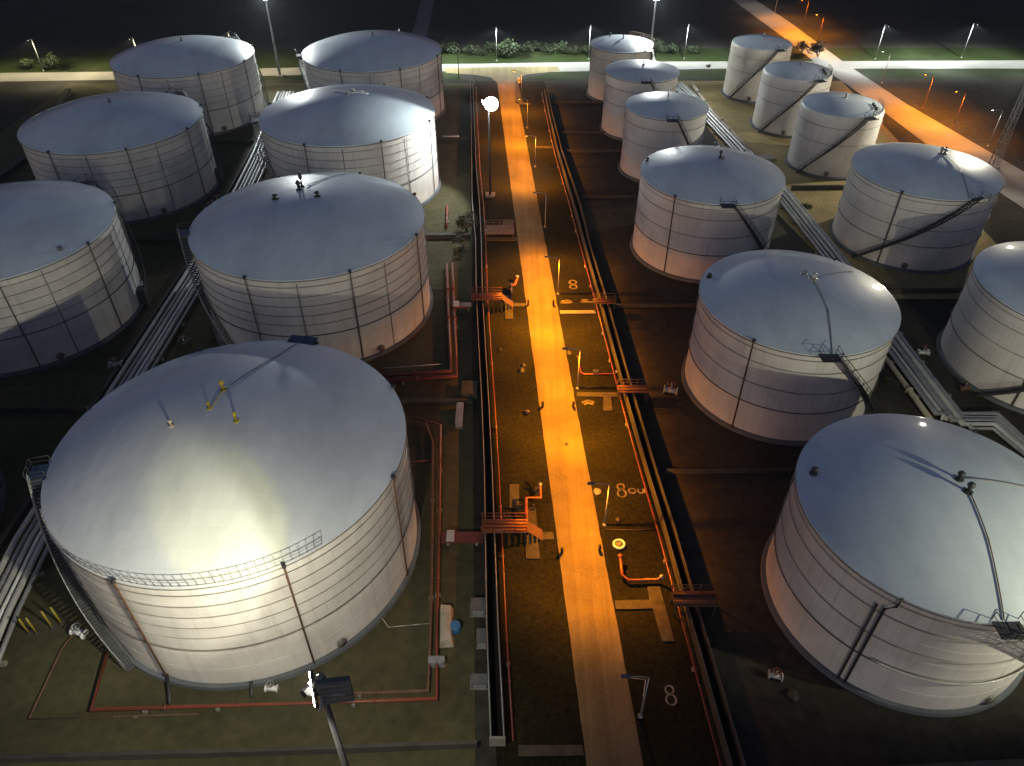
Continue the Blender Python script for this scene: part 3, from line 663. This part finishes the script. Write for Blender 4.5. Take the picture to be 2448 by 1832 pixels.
def pad(name, pts, z, label, m='padstone'):
    n = len(pts); mb = MB(); mb.add([(x, y, .004) for x, y in pts] + [(x, y, z) for x, y in pts], [tuple(range(n, 2 * n))] + [(i, (i + 1) % n, n + (i + 1) % n, n + i) for i in range(n)])
    o = mb.build(name, M[m]); bm_fix(o); return tag(o, label, 'concrete pad')
pad('concrete_pad', [(1.6, 61.0), (2.9, 61.0), (3.05, 57.2), (4.85, 57.3), (4.95, 56.2), (3.1, 56.1), (3.2, 53.4), (1.6, 53.4)], .12, 'T-shaped concrete pad between the orange footbridge and the road')
pad('concrete_pad', [(-1.3, 109.0), (0, 109.0), (.1, 106.5), (2.4, 106.4), (2.4, 105.5), (.1, 105.5), (.2, 101.8), (-1.1, 101.8)], .12, 'T-shaped concrete pad between the red footbridge and the road')
pad('concrete_pad', [(9.4, 83.0), (15.6, 83.0), (15.6, 82.0), (14.3, 82.0), (14.2, 79.0), (12.9, 79.0), (13.2, 82.0), (9.4, 82.1)], .12, 'T-shaped concrete pad right of the road by the rusty footbridge')
pad('concrete_pad', [(11.2, 47.8), (15.0, 47.9), (15.0, 49.6), (16.4, 49.6), (16.9, 42.9), (15.6, 42.9), (15.2, 46.8), (11.2, 46.7)], .12, 'L-shaped concrete pad right of the road near the bottom')
pad('concrete_pad', [(8.0, 104.2), (14.0, 104.3), (14.0, 103.4), (8.0, 103.3)], .16, 'bright yellow-lit kerb bar right of the road', 'concrete')
pad('concrete_pad', [(.6, 32.2), (6.5, 32.2), (6.6, 31.3), (.6, 31.2)], .12, 'concrete strip left of the road at the bottom edge')
pad('concrete_pad', [(-5.1, 129.5), (1.0, 129.5), (1.0, 128.3), (-5.1, 128.2)], .14, 'brown concrete strip in front of the railed platform')
pad('concrete_pad', [(-.3, 65.0), (.9, 65.0), (.9, 61.0), (-.3, 61.0)], .05, 'dark slab behind the orange footbridge', 'soil')
pad('concrete_pad', [(5.4, 174.5), (11.2, 174.5), (11.2, 173.8), (5.4, 173.8)], .3, 'thin orange-lit kerb bar right of the far orange stretch')
pad('concrete_pad', [(.9, 221), (1.7, 221), (3.0, 205), (5.0, 204.4), (5.0, 203.6), (2.2, 203.6), (.9, 206)], .3, 'L-shaped orange-lit kerb right of the far road end')
pad('concrete_pad', [(-1.9, 134.2), (.2, 134.2), (.3, 137), (-1.8, 137)], .1, 'dark slab beside the grass left of the grey road')
pad('concrete_pad', [(-7.3, 81.6), (-5.0, 81.6), (-5.0, 84.6), (-7.3, 84.6)], 1.0, 'brown block cabinet base against the left trench')

def cabinet(x, y, sx, sy, sz, m, label, rz=0.):
    r = empty('cabinet', (x, y, 0), label, 'cabinet', None, rz)
    MB().box((0, 0, sz / 2 + .1), (sx, sy, sz)).build('cabinet_body', M[m], r)
    MB().box((0, 0, .05), (sx * 1.15, sy * 1.15, .1)).build('plinth', M['concrete'], r)
    MB().box((0, 0, sz + .14), (sx * 1.1, sy * 1.1, .08)).build('lid', M[m], r)
    MB().box((0, -sy / 2 - .03, sz * .55), (sx * .8, .05, sz * .7)).build('door', M['steel'], r)
cabinet(-3.6, 46.6, 1.5, 1.4, 1.1, 'grating', 'grey cabinet left of the trench beside the nearest left tank')
cabinet(-3.1, 42.9, 1.0, 1.5, 1.0, 'grating', 'smaller grey cabinet just in front of another by the left trench')
cabinet(-3.2, 38.2, 1.6, 1.0, .9, 'grating', 'low dark cabinet at the near end of the left trench')
cabinet(-7.3, 77.6, .9, 4.0, .8, 'steel', 'long pale grey cabinet in the shade of the left trench')
cabinet(-7.6, 40.4, 1.5, .7, .7, 'steel', 'brown grey box over the orange pipe at the front')

# tarp-covered load with a blue drum
r = empty('covered_load', (-6.9, 44.4, 0), 'off-white tarp-covered load with a blue drum beside the orange pipe', 'covered load', None, R_(4))
MB().add([(-.75, -2.2, .02), (.75, -2.2, .02), (.75, 2.4, .02), (-.75, 2.4, .02), (-.6, -2.0, .9), (.55, -1.9, .8), (.5, 2.1, 1.1), (-.55, 2.2, 1.2), (0, 0, 1.35)],
         [(0, 1, 5, 4), (1, 2, 6, 5), (2, 3, 7, 6), (3, 0, 4, 7), (4, 5, 8), (5, 6, 8), (6, 7, 8), (7, 4, 8)]).build('tarp', M['tarp'], r)
MB().lathe([(.02, 0), (.55, 0), (.57, .2), (.55, .45), (.57, .7), (.55, .95), (.5, 1.0)], (.95, -.2, 0), 18).build('drum', M['blue'], r)

# orange standpipes by the road
def standpipe(x, y, pts, r_, label, m='orange', posts=()):
    r = empty('standpipe', (x, y, 0), label, 'standpipe')
    MB().tube(pts, r_, 10).build('pipe', M[m], r)
    MB().tube([pts[0], (pts[0][0], pts[0][1], pts[0][2] + .12)], r_ * 1.8, 12).build('flange', M[m], r)
    MB().tube([pts[-1], (pts[-1][0] + .001, pts[-1][1], pts[-1][2] + .14)], r_ * 1.6, 12).build('outlet', M['steel'], r)
    for p in posts: MB().box(p[:3], p[3:]).build('screen', M['dark'], r)
standpipe(3.4, 61.6, [(-1.7, -4.6, 0), (-1.7, -4.6, 1.2), (-1.7, .1, 1.2), (.1, .1, 1.2), (.1, 1.9, 1.2), (.1, 2.0, 1.5)], .14, 'branching orange pipe behind the orange footbridge, beside the road', 'orange', ((-.3, 1.6, .7, .5, .12, 1.4), (-.75, -1.0, .6, .35, .12, 1.2), (-2.6, -1.0, .6, .7, .12, 1.2)))
standpipe(.7, 110.5, [(-1.2, .4, 0), (-1.2, .4, .9), (-.2, .6, .9), (.2, 2.4, 1.0), (.2, 2.6, 1.3)], .2, 'stubby orange pipe by the road near the red footbridge', 'orange', ((-.75, -1.4, .8, .2, 3.2, 1.6),))
standpipe(10.3, 89.6, [(-.1, 1.6, .3), (0, -2.2, .3), (.5, -2.6, .3), (5.2, -2.6, .3), (5.3, -2.6, .7)], .13, 'L-shaped red pipe with a boxed valve right of the road', 'red', ((2.2, -2.4, .55, .8, .6, .5),))
standpipe(12.2, 51.3, [(.1, 1.8, .9), (.1, -.4, .5), (.7, -1.1, .4), (4.0, -1.0, .4), (4.4, -1.0, .9)], .15, 'L-shaped orange-tipped pipe right of the road near the bottom', 'orange')
pipeline('dark_hose', [(11.2, 57.6, .12), (15, 57.5, .12), (17.4, 57.7, .12)], .09, M['rubber'], 'straight dark hose crossing the grass right of the road', flanges=False, support=False)
pipeline('dark_hose', [(9.8, 84.2, .2), (11.2, 83.9, .2), (13.6, 84.1, .2)], .08, M['rubber'], 'short dark hose behind the T-shaped pad', flanges=False, support=False)
pipeline('dark_hose', [(7.8, 109.4, .2), (14.7, 109.7, .2)], .08, M['rubber'], 'thin dark hose behind the yellow kerb bar', flanges=False, support=False)

# wheel-like reel, rocks, markings
r = empty('hose_reel', (12.5, 55.4, 0), 'round pale hose reel lying on the grass right of the road', 'hose reel')
MB().tube([(.62 * math.cos(q), .62 * math.sin(q), .16) for q in [i * math.pi / 12 for i in range(24)]], .15, 8, closed=True).build('coil', M['white'], r)
MB().lathe([(.02, .02), (.45, .02), (.45, .1), (.2, .14), (.2, .3)], n=18).build('hub', M['markw'], r)
def marking(name, label, polys, w, m, x, y, s):
    r = []
    for pts, closed in polys:
        P = [Vector((p[0] * s, p[1] * s)) for p in pts]; n = len(P); a = []; b = []
        for i in range(n):
            p0 = P[i - 1] if (closed or i > 0) else P[i]; p1 = P[(i + 1) % n] if (closed or i < n - 1) else P[i]
            t = (p1 - p0).normalized(); nn = Vector((-t.y, t.x)); a.append(P[i] + nn * w / 2); b.append(P[i] - nn * w / 2)
        r.append((a, b, closed))
    mb = MB()
    for a, b, closed in r:
        n = len(a); zz = .008
        vs = [(p.x, p.y, zz) for p in a] + [(p.x, p.y, zz) for p in b]
        mb.add(vs, [(i, n + i, n + (i + 1) % n, (i + 1) % n) for i in range(n if closed else n - 1)])
    o = mb.build(name, M[m]); o.location = (x, y, 0); bm_fix(o)
    if o.data.polygons[0].normal.z < 0: o.data.flip_normals()
    return tag(o, label, 'painted marking')
def ell(cx, cy, a, b, n=18): return ([(cx + a * math.cos(2 * math.pi * i / n), cy + b * math.sin(2 * math.pi * i / n)) for i in range(n)], True)
eight = [ell(0, .52, .38, .40), ell(0, -.45, .46, .52)]
marking('painted_figure', 'figure 8 painted in yellow on the grass beside the painted OU letters', eight, .22, 'mark', 13.75, 64.0, 1.15)
marking('painted_letters', 'letters OU painted in yellow beside the right trench', [ell(0, 0, .55, .5), ([(.95, .45), (.95, -.2), (1.15, -.45), (1.5, -.45), (1.72, -.2), (1.72, .45)], False)], .2, 'mark', 15.1, 63.9, .8)
marking('painted_figure', 'figure 8 painted in white on the dark grass near the bottom', eight, .17, 'markw', 15.5, 37.1, 1.05)
marking('painted_figure', 'figure 8 painted in yellow right of the brightest stretch of road', [ell(0, .5, .4, .42), ell(0, -.5, .4, .42)], .34, 'mark', 10.75, 112.6, 1.5)
marking('painted_arrow', 'yellow painted half-round mark right of the road behind the kerb bar', [([(-.9, -.4), (-.5, .3), (.2, .5), (.8, .2), (.9, -.2)], False), ([(-.9, -.4), (0, -.15), (.9, -.2)], False)], .45, 'mark', 9.2, 107.0, 1.)
marking('painted_bar', 'long yellow painted bar mark left of the right trench', [([(-1.6, 0), (1.6, .05)], False), ([(-1.4, .6), (-.3, .6)], False), ([(.4, .62), (1.4, .6)], False)], .45, 'mark', 13.3, 107.0, 1.)
marking('painted_star', 'small yellow star-like mark in front of the T-shaped pad right of the road', [([(-.9, -.2), (0, .3), (.9, -.1)], False), ([(-.6, -.6), (0, -.2), (.7, -.6)], False)], .4, 'mark', 10.9, 81.0, 1.)
marking('painted_line', 'pale painted bracket line on the dark grass near the bottom right of the road', [([(-.05, 3.7), (1.6, 3.5), (.7, 0)], False)], .14, 'markw', 11.7, 35.2, 1.)

def rock(x, y, s, label, m='dark'):
    vs = []; n = 9
    mb = MB(); prof = [(s * .5, 0), (s * .6, s * .25), (s * .4, s * .55), (.02, s * .62)]
    mb.lathe(prof, (0, 0, 0), n, True, True, False)
    mb.v = [(a * random.uniform(.75, 1.25), b * random.uniform(.75, 1.25), c * random.uniform(.9, 1.1) if c else -.01) for a, b, c in mb.v]
    o = mb.build('rock', M[m]); o.location = (x, y, 0); tag(o, label, 'rock')
rock(1.5, 88.0, .9, 'dark rock left of the road, larger of two close together'); rock(1.75, 89.3, .6, 'dark rock left of the road, smaller of two close together')
rock(2.1, 78.6, .7, 'lone dark rock left of the road before the bollards'); rock(-1.9, 93.6, .6, 'small dark rock beside the left trench', 'ground')
rock(8.9, 92.4, .7, 'dark rock at the right road edge'); rock(12.8, 59.1, .6, 'small dark rock behind the dark hose'); rock(10.7, 63.6, .9, 'pale stone at the right road edge left of the painted 8', 'concrete')
rock(27.4, 37.0, 1.0, 'pale lump on the dark ground at the foot of the nearest right tank', 'padstone'); rock(59.9, 237.6, 1.2, 'black lump lying on the white-lit perimeter road')
rock(7.3, 72.3, .35, 'tiny dark stone on the orange road')
for x, y, t in ((2.75, 106.0, 'dark bollard on the left road edge at the brightest stretch'), (7.0, 106.0, 'dark bollard on the right road edge at the brightest stretch'),
                (4.35, 79.9, 'dark bollard on the left road edge, middle pair'), (8.7, 79.9, 'dark bollard on the right road edge, middle pair'),
                (5.75, 54.2, 'dark bollard on the left road edge, nearest pair'), (10.15, 54.6, 'dark bollard on the right road edge, nearest pair')):
    r = empty('bollard', (x, y, 0), t, 'bollard', 'bollards along the road')
    MB().box((0, 0, .5), (.3, .3, 1.0)).box((0, 0, 1.03), (.22, .22, .07)).build('post', M['rubber'], r)
    MB().box((0, 0, .78), (.31, .31, .12)).build('band', M['rust'], r)

# ------------------------------------------------------------------ light masts
def mast(x, y, h, label, aims, r0=.42, lattice=False, sizes=(100,), lens='floodlens', power=20000, col=COOL, platform=False, big=1.0, panel=None, extra=(), bigs=None, pole_m='steel'):
    g = empty('light_mast', (x, y, 0), label, 'light mast', 'tall floodlight masts')
    if lattice:
        b = MB(); s0, s1 = 1.1, .55
        for i in range(4):
            a = R_(45 + 90 * i); b.tube([(s0 * math.cos(a), s0 * math.sin(a), 0), (s1 * math.cos(a), s1 * math.sin(a), h)], .09, 6)
        n = 11
        for j in range(n):
            f0, f1 = j / n, (j + 1) / n; q0, q1 = s0 + (s1 - s0) * f0, s0 + (s1 - s0) * f1
            for i in range(4):
                a, c = R_(45 + 90 * i), R_(135 + 90 * i)
                b.tube([(q0 * math.cos(a), q0 * math.sin(a), h * f0), (q1 * math.cos(c), q1 * math.sin(c), h * f1)], .05, 5)
                b.tube([(q1 * math.cos(a), q1 * math.sin(a), h * f1), (q1 * math.cos(c), q1 * math.sin(c), h * f1)], .05, 5)
        b.build('lattice_pole', M['steel'], g)
    else:
        MB().tube([(0, 0, 0), (0, 0, h * .5), (0, 0, h)], [r0, r0 * .75, r0 * .5], 14).build('pole', M[pole_m], g)
    MB().box((0, 0, .2), (2.0, 2.0, .42)).build('footing', M['concrete'], g)
    hf = MB().tube([(-1.3, 0, h), (1.3, 0, h)], .09, 8).tube([(0, -1.0, h), (0, 1.0, h)], .09, 8).build('head_frame', M['steel'], g)
    for i, (tx, ty, tz, pw, cone, bl) in enumerate(aims):
        d = Vector((tx - x, ty - y, 0)).normalized(); s = Vector((-d.y, d.x, 0))
        W_ = (bigs[i] if bigs else big)
        c = Vector((0, 0, h + .15)) + d * .9 + s * (.0 if len(aims) == 1 else (i - (len(aims) - 1) / 2) * .5)
        dd = (Vector((tx, ty, tz)) - (Vector((x, y, 0)) + c)).normalized()
        q = dd.to_track_quat('-Z', 'Y').to_matrix()
        lamp = MB(); W2 = .55 * W_; hs = .62 if W_ > 2 else 1.
        lamp.add([c + q @ (Vector(p) * hs) for p in ((-W2, -W2 * .8, 0), (W2, -W2 * .8, 0), (W2, W2 * .8, 0), (-W2, W2 * .8, 0), (-W2 * .6, -W2 * .5, .4), (W2 * .6, -W2 * .5, .4), (W2 * .6, W2 * .5, .4), (-W2 * .6, W2 * .5, .4))],
                 [(0, 1, 5, 4), (1, 2, 6, 5), (2, 3, 7, 6), (3, 0, 4, 7), (4, 5, 6, 7)])
        f = lamp.build('floodlight', M['dark'], hf)
        lr = W2 * (.75 if W_ < 2 else 1.02)
        le = MB().lathe([(lr, -.05), (lr, .02), (lr * .7, .16), (.01, .22)], (0, 0, 0), 14, True, False, False)
        le.v = [tuple(c + q @ (Vector((vx, vy, -vz)))) for vx, vy, vz in le.v]
        le.build('lens', M[lens], f)
        light('flood_lamp', 'SPOT', f, c + dd * .5, c + dd * 10, pw, col, cone, bl, .35)
    for tx, ty, tz, pw, cone, bl, cl in extra:
        q0 = Vector((-.7, .6, h + .3)); light('flood_lamp', 'SPOT', hf, q0, Vector((tx - x, ty - y, tz)), pw, cl, cone, bl, .3)
    if panel:
        panel(hf, h)
    return g
mast(-68.6, 228.3, 21.0, 'tall floodlight mast behind the gap between the two rear left tanks', [(-66, 180, 14, 55000, 120, .6), (-44, 190, 14, 40000, 90, .6)])
mast(40.0, 228.0, 21.0, 'tall floodlight mast behind the stained small tank', [(32, 190, 13, 52000, 110, .6), (58, 190, 8, 22000, 90, .5)])
mast(110.0, 163.3, 20.5, 'lattice floodlight mast beside the diagonal road at the right edge', [(70, 146, 3, 95000, 78, .5), (84, 120, 4, 18000, 100, .5), (66, 190, 14, 60000, 84, .7)], lattice=True, lens='warmlens', col=WARM)
mast(-4.6, 148.0, 19.5, 'dark floodlight mast left of the far orange road, round white lamp facing the camera', [(-28, 138, 6, 34000, 105, .3), (-14, 120, 0, 5000, 80, .6), (0, 0, 62, 2500, 60, .8)], bigs=(1.2, 1.0, 2.4), pole_m='dark', r0=.28)  # third lens oversized, its disc stands in for the lamp's glare

def near_panel(hf, h):
    # ribbed gear cabinet behind the lamp row
    b = MB().box((.75, .1, h + .25), (1.9, .3, 2.4), R_(8)).build('gear_cabinet', M['grating'], hf)
    rb = MB()
    for i in range(5): rb.box((.77, -.08, h - .75 + i * .48), (1.86, .06, .05), R_(8))
    rb.build('cabinet_rib', M['steel'], b)
    for i, (dy, dz) in enumerate(((.25, 1.25), (.0, .55), (-.1, -.1), (-.25, -.75))):
        MB().box((-.42, dy, h + .3 + dz), (.2, .5, .5), R_(18)).build('lamp_housing', M['dark'], hf)
        MB().box((-.55, dy + .02, h + .3 + dz), (.07, .4, .38), R_(18)).build('lamp_lens', M['warmlens'], hf)
g5 = mast(-11.1, 22.3, 28.0, 'near floodlight mast at the bottom edge lighting the nearest left tank', [(-29.5, 38.0, 17.3, 26000, 46, .4), (-38, 40, 15.0, 17000, 86, .8), (-34, 40, 0, 20000, 150, .6)], r0=.36, extra=((-24.8, 42.2, 18.0, 32000, 25, .5, (1.0, .94, .12)),), lens='warmlens', col=(1.0, .95, .73), big=.6, panel=near_panel, pole_m='dark')
mast(64.0, 25.0, 26.0, 'floodlight mast just outside the right of the picture', [(44, 64, 12, 40000, 100, .5)], lens='warmlens', col=(1., .97, .70))

# ------------------------------------------------------------------ street lamps
def batwing(o, u):
    """street luminaire: throws most light 55 to 65 degrees off nadir, cut off at the horizontal"""
    d = o.data; d.use_nodes = True; nt = d.node_tree; N, L = nt.nodes, nt.links; e = N['Emission']
    tc = N.new('ShaderNodeTexCoord'); sx = N.new('ShaderNodeSeparateXYZ'); ab = N.new('ShaderNodeMath'); ab.operation = 'ABSOLUTE'
    rp = N.new('ShaderNodeValToRGB'); el = rp.color_ramp.elements
    pts = [(0, .02), (.06, .08), (.2, .14), (.34, .24), (.43, .72), (.5, 1.0), (.6, .60), (.75, .32), (.9, .19), (1, .15)]
    el[0].position = 0; el[1].position = 1
    for q, v in pts[1:-1]: el.new(q)
    for k_, (q, v) in zip(el, pts): k_.position = q; k_.color = (v, v, v, 1)
    L.new(tc.outputs['Normal'], sx.inputs[0]); L.new(sx.outputs['Z'], ab.inputs[0]); L.new(ab.outputs[0], rp.inputs['Fac'])
    dt = N.new('ShaderNodeVectorMath'); dt.operation = 'DOT_PRODUCT'; dt.inputs[1].default_value = u; L.new(tc.outputs['Normal'], dt.inputs[0])
    sq = N.new('ShaderNodeMath'); sq.operation = 'MULTIPLY'; L.new(dt.outputs['Value'], sq.inputs[0]); L.new(dt.outputs['Value'], sq.inputs[1])
    mr = N.new('ShaderNodeMapRange'); mr.inputs[1].default_value = 0; mr.inputs[2].default_value = .8; mr.inputs[3].default_value = 1; mr.inputs[4].default_value = .19; L.new(sq.outputs[0], mr.inputs[0])
    mu = N.new('ShaderNodeMath'); mu.operation = 'MULTIPLY'; L.new(rp.outputs['Color'], mu.inputs[0]); L.new(mr.outputs[0], mu.inputs[1]); L.new(mu.outputs[0], e.inputs['Strength'])
def street_lamp(x, y, h, arm, label, group, on, power, col, lens, m='steel', cone=150, r=.09):
    g = empty('street_lamp', (x, y, 0), label, 'street lamp', group)
    MB().tube([(0, 0, 0), (0, 0, h * .5), (0, 0, h)], [r * 1.3, r, r * .75], 9).build('pole', M[m], g)
    MB().lathe([(r * 3, 0), (r * 3, .05), (r * 1.6, .3)], n=9).build('base', M[m], g)
    d = Vector(arm).to_3d() if len(arm) == 2 else Vector(arm); L_ = d.length; u = d.normalized()
    MB().tube([(0, 0, h - .02), tuple(u * L_ * .4 + Vector((0, 0, h + .22))), tuple(u * L_ + Vector((0, 0, h + .28)))], .05, 7).build('arm', M[m], g)
    c = u * (L_ + .3) + Vector((0, 0, h + .26)); az = math.atan2(u.y, u.x)
    hd = MB().box(tuple(c), (.85, .34, .14), az).box(tuple(c + Vector((0, 0, .1))), (.55, .24, .08), az).build('lamp_head', M['grating'], g)
    MB().box(tuple(c - Vector((0, 0, .085))), (.5, .24, .03), az).build('lens', M[lens] if on else M['pale_pipe'], hd)
    if on:
        batwing(light('road_lamp', 'SPOT', hd, c - Vector((0, 0, .14)), c - Vector((0, 0, 5)), power, col, 177, .06, .12), u)
    return g
SG = 'sodium street lamps along the service road'
for x, y, on, pw, t in ((12.3, 35.0, False, 0, 'unlit street lamp nearest the camera right of the road'), (11.1, 58.4, True, 5800, 'orange street lamp by the painted letters right of the road'),
                        (9.6, 84.0, True, 8000, 'orange street lamp between the nearer bollard pairs'), (7.95, 109.5, True, 9000, 'orange street lamp at the brightest stretch of road'),
                        (6.55, 134.0, False, 0, 'unlit street lamp beside the grey stretch of road'), (5.3, 163.0, True, 4700, 'orange street lamp just beyond the grey stretch of road'),
                        (3.9, 187.0, True, 4600, 'orange street lamp in the middle of the far orange stretch'), (2.6, 209.0, True, 2600, 'orange street lamp at the far end of the service road')):
    street_lamp(x, y, 7.0, (-1.8, 0), t, SG, on, pw * 15.5, SOD, 'sodium', cone=158)
WG = 'white street lamps along the perimeter road'
for x, y, t in ((-141.0, 233.2, 'white lamp pole at the far left by the perimeter road'), (-112, 235.0, 'white lamp pole hidden behind the rear left tank'), (-84, 236.5, 'white lamp pole behind the dome of the rear left tank'),
                (-34, 241.0, 'white lamp pole behind the rear tank of the inner left row'), (-4.8, 243.4, 'green-tinged lamp pole opposite the end of the service road'), (24.0, 245.2, 'green-tinged lamp pole left of the stained small tank'),
                (54, 245.8, 'white lamp pole between the two rearmost right tanks'), (113.8, 245.2, 'white lamp pole right of the road crossing'), (141.5, 246.6, 'white lamp pole with glowing head at the far right')):
    warm = x < -70
    street_lamp(x, y, 10.0 if x > -100 else 9.0, (0, -2.0), t, WG, True, 135000 if not warm else 70000, (1, .85, .5) if warm else (.92, 1.0, .96), 'roadlens', 'steel', 156, .085)
DG = 'lamps along the diagonal road'
for x, y, col, t in ((97.4, 301, (1, .93, .8), 'white lamp pole highest on the diagonal road'), (102.6, 283, SOD, 'glowing orange lamp on the upper diagonal road'), (101.4, 263, SOD, 'orange lamp on the diagonal road above the crossing'),
                     (107.0, 222, (1, .9, .8), 'white lamp on the diagonal road below the crossing'), (110.2, 201.4, SOD, 'orange lamp on the diagonal road right of the small tanks'), (112.2, 188, SOD, 'orange lamp on the diagonal road above the thin white pole'),
                     (114.6, 175.0, (1, .88, .76), 'thin white lamp pole on the diagonal road near the lattice mast'), (120.5, 146, (1, .7, .45), 'lamp at the right edge behind the lattice mast')):
    street_lamp(x, y, 8.5, (-2.2, 0), t, DG, True, 85000 if col == SOD else 10000, col, 'sodium' if col == SOD else 'roadlens', 'steel' if col != SOD else 'rust', 150, .085)
street_lamp(-15.6, 226.2, 8.0, (0, 1.2), 'dark unlit lamp pole in front of the perimeter road left of the junction', WG, False, 0, (1, 1, 1), 'roadlens', 'dark', r=.12)
cabinet(2.0, 222.4, .7, .7, 1.2, 'white', 'small white box at the corner where the service road ends')

# ------------------------------------------------------------------ shrubs
def shrub(x, y, s, label, group, m='leaf', dens=420, flat=1.0):
    g = empty('shrub', (x, y, 0), label, 'shrub', group)
    rnd = random.Random(int(x * 13 + y * 7)); mb = MB()
    lobes = [(rnd.uniform(-.6, .6) * s, rnd.uniform(-.5, .5) * s, rnd.uniform(.45, .95) * s * flat, rnd.uniform(.3, .55) * s) for _ in range(7)]
    for i in range(dens):
        lx_, ly_, lz_, lr = rnd.choice(lobes)
        th, ph = rnd.uniform(0, 6.283), math.acos(rnd.uniform(-.6, 1)); q = lr * rnd.uniform(.55, 1.1)
        p = Vector((lx_ + q * math.sin(ph) * math.cos(th), ly_ + q * math.sin(ph) * math.sin(th), max(.1, lz_ + q * math.cos(ph) * flat)))
        a = Vector((rnd.gauss(0, 1), rnd.gauss(0, 1), rnd.gauss(0, .7))).normalized() * s * rnd.uniform(.07, .16)
        b = a.cross(Vector((rnd.gauss(0, 1), rnd.gauss(0, 1), rnd.gauss(0, 1)))).normalized() * s * rnd.uniform(.04, .08)
        mb.add([p - a, p + b, p + a, p - b], [(0, 1, 2, 3)])
    mb.build('foliage', M[m], g)
    t = MB()
    for i in range(4):
        a = rnd.uniform(0, 6.28); t.tube([(0, 0, 0), (.25 * s * math.cos(a), .25 * s * math.sin(a), .4 * s), (.5 * s * math.cos(a), .5 * s * math.sin(a), .75 * s * flat)], [.05 * s, .035 * s, .015 * s], 5)
    t.build('stem', M['bark'], g)
rn = random.Random(5)
SL = 'small leafy shrub in the row on the far side of the white-lit perimeter road'
for i in range(30):
    x = -23 + i * 2.75 + rn.uniform(-.9, .9)
    if abs(x + 1) < 2.5: continue
    shrub(x, 249 + rn.uniform(0, 3.5) + x * .03, rn.uniform(1.5, 2.9), SL, 'shrubs along the perimeter road', 'leaf', 260)
shrub(-1.0, 247.5, 4.0, 'largest green shrub, right beside the green-tinged lamp pole at the junction', None, 'leaf', 620)
shrub(-139, 235.2, 3.2, 'bright green shrub at the far left beside a white lamp pole', None, 'leaf', 520); shrub(-146, 235.5, 2.4, 'smaller green shrub leftmost at the perimeter road', None, 'leaf', 360)
shrub(-8.9, 132.4, 2.2, 'dark weedy shrub against the left trench by the low pale wall', None, 'leafdark', 520, 1.2)
shrub(-9.5, 126.0, 1.7, 'dark weed on the floodlit floor in front of the low pale wall', None, 'leafdark', 360); shrub(-8.3, 136.5, 1.6, 'dark weed behind the low pale wall at the trench', None, 'leafdark', 320)
shrub(-10.2, 121.6, 1.0, 'small dark weed tuft near the double red pipe', None, 'leafdark', 200, .6)
shrub(96.5, 247.5, 3.4, 'dark shrub at the crossing behind the rearmost small tank', None, 'leafdark', 520); shrub(93.0, 252.5, 2.6, 'dark shrub left of the orange diagonal road', None, 'leafdark', 400)
shrub(60.6, 141.2, 1.5, 'yellow-lit weed clump on the sand near the boards', None, 'leaf', 320, .6); shrub(55.4, 84.8, 1.4, 'weed clump beside the reflecting tank', None, 'leafdark', 320, .6)

# ------------------------------------------------------------------ night haze
hb = MB().box((0, 700, 36.5), (1500, 1500, 77)).build('haze', bpy.data.materials.new('haze')); hb['kind'] = 'stuff'
hm = hb.data.materials[0]; hm.use_nodes = True; hn = hm.node_tree; hn.nodes.clear()
ho = hn.nodes.new('ShaderNodeOutputMaterial'); hv = hn.nodes.new('ShaderNodeVolumePrincipled')
hv.inputs['Density'].default_value = .00011; hv.inputs['Color'].default_value = (.8, .85, .9, 1); hv.inputs['Anisotropy'].default_value = .3
hn.links.new(hv.outputs[0], ho.inputs['Volume'])

# ------------------------------------------------------------------ sky, camera, render settings
w = bpy.data.worlds.new('World'); scene.world = w; w.use_nodes = True
nt = w.node_tree; bg = nt.nodes['Background']
sky = nt.nodes.new('ShaderNodeTexSky'); sky.sky_type = 'NISHITA'; sky.sun_disc = False
sky.sun_elevation = R_(-1.8); sky.sun_rotation = R_(200); sky.altitude = 50; sky.dust_density = .6; sky.ozone_density = 2.0
nt.links.new(sky.outputs[0], bg.inputs[0]); bg.inputs[1].default_value = .84

sl_ = bpy.data.lights.new('wall_fill_sun', 'SUN'); sl_.energy = .40; sl_.angle = R_(25); sl_.color = (1, .86, .62)  # added weak warm sun that brightens the walls facing the camera
so = bpy.data.objects.new('wall_fill_sun', sl_); COL.objects.link(so); so.location = (0, -80, 120)
so.rotation_euler = Vector((.12, .98, -.16)).to_track_quat('-Z', 'Y').to_euler()
cam = bpy.data.cameras.new('camera'); co = bpy.data.objects.new('camera', cam); COL.objects.link(co); scene.camera = co
cam.sensor_width = 36; cam.lens = 36 * 1784.3 / 2448; cam.clip_end = 6000; cam.clip_start = .5
p = 0.687474
Rv, Uv, Bv = Vector((1, 0, 0)), Vector((0, math.sin(p), math.cos(p))), Vector((0, -math.cos(p), math.sin(p)))
co.matrix_world = Matrix(((Rv.x, Uv.x, Bv.x, 0), (Rv.y, Uv.y, Bv.y, 0), (Rv.z, Uv.z, Bv.z, 70), (0, 0, 0, 1)))

vs_ = scene.view_settings; vs_.view_transform = 'Standard'; vs_.look = 'None'; vs_.exposure = 0; vs_.gamma = 1; vs_.use_curve_mapping = False
scene.cycles.use_denoising = True; scene.cycles.max_bounces = 6; scene.cycles.diffuse_bounces = 3; scene.cycles.glossy_bounces = 3
scene.cycles.sample_clamp_indirect = 4; scene.cycles.caustics_reflective = False; scene.cycles.caustics_refractive = False
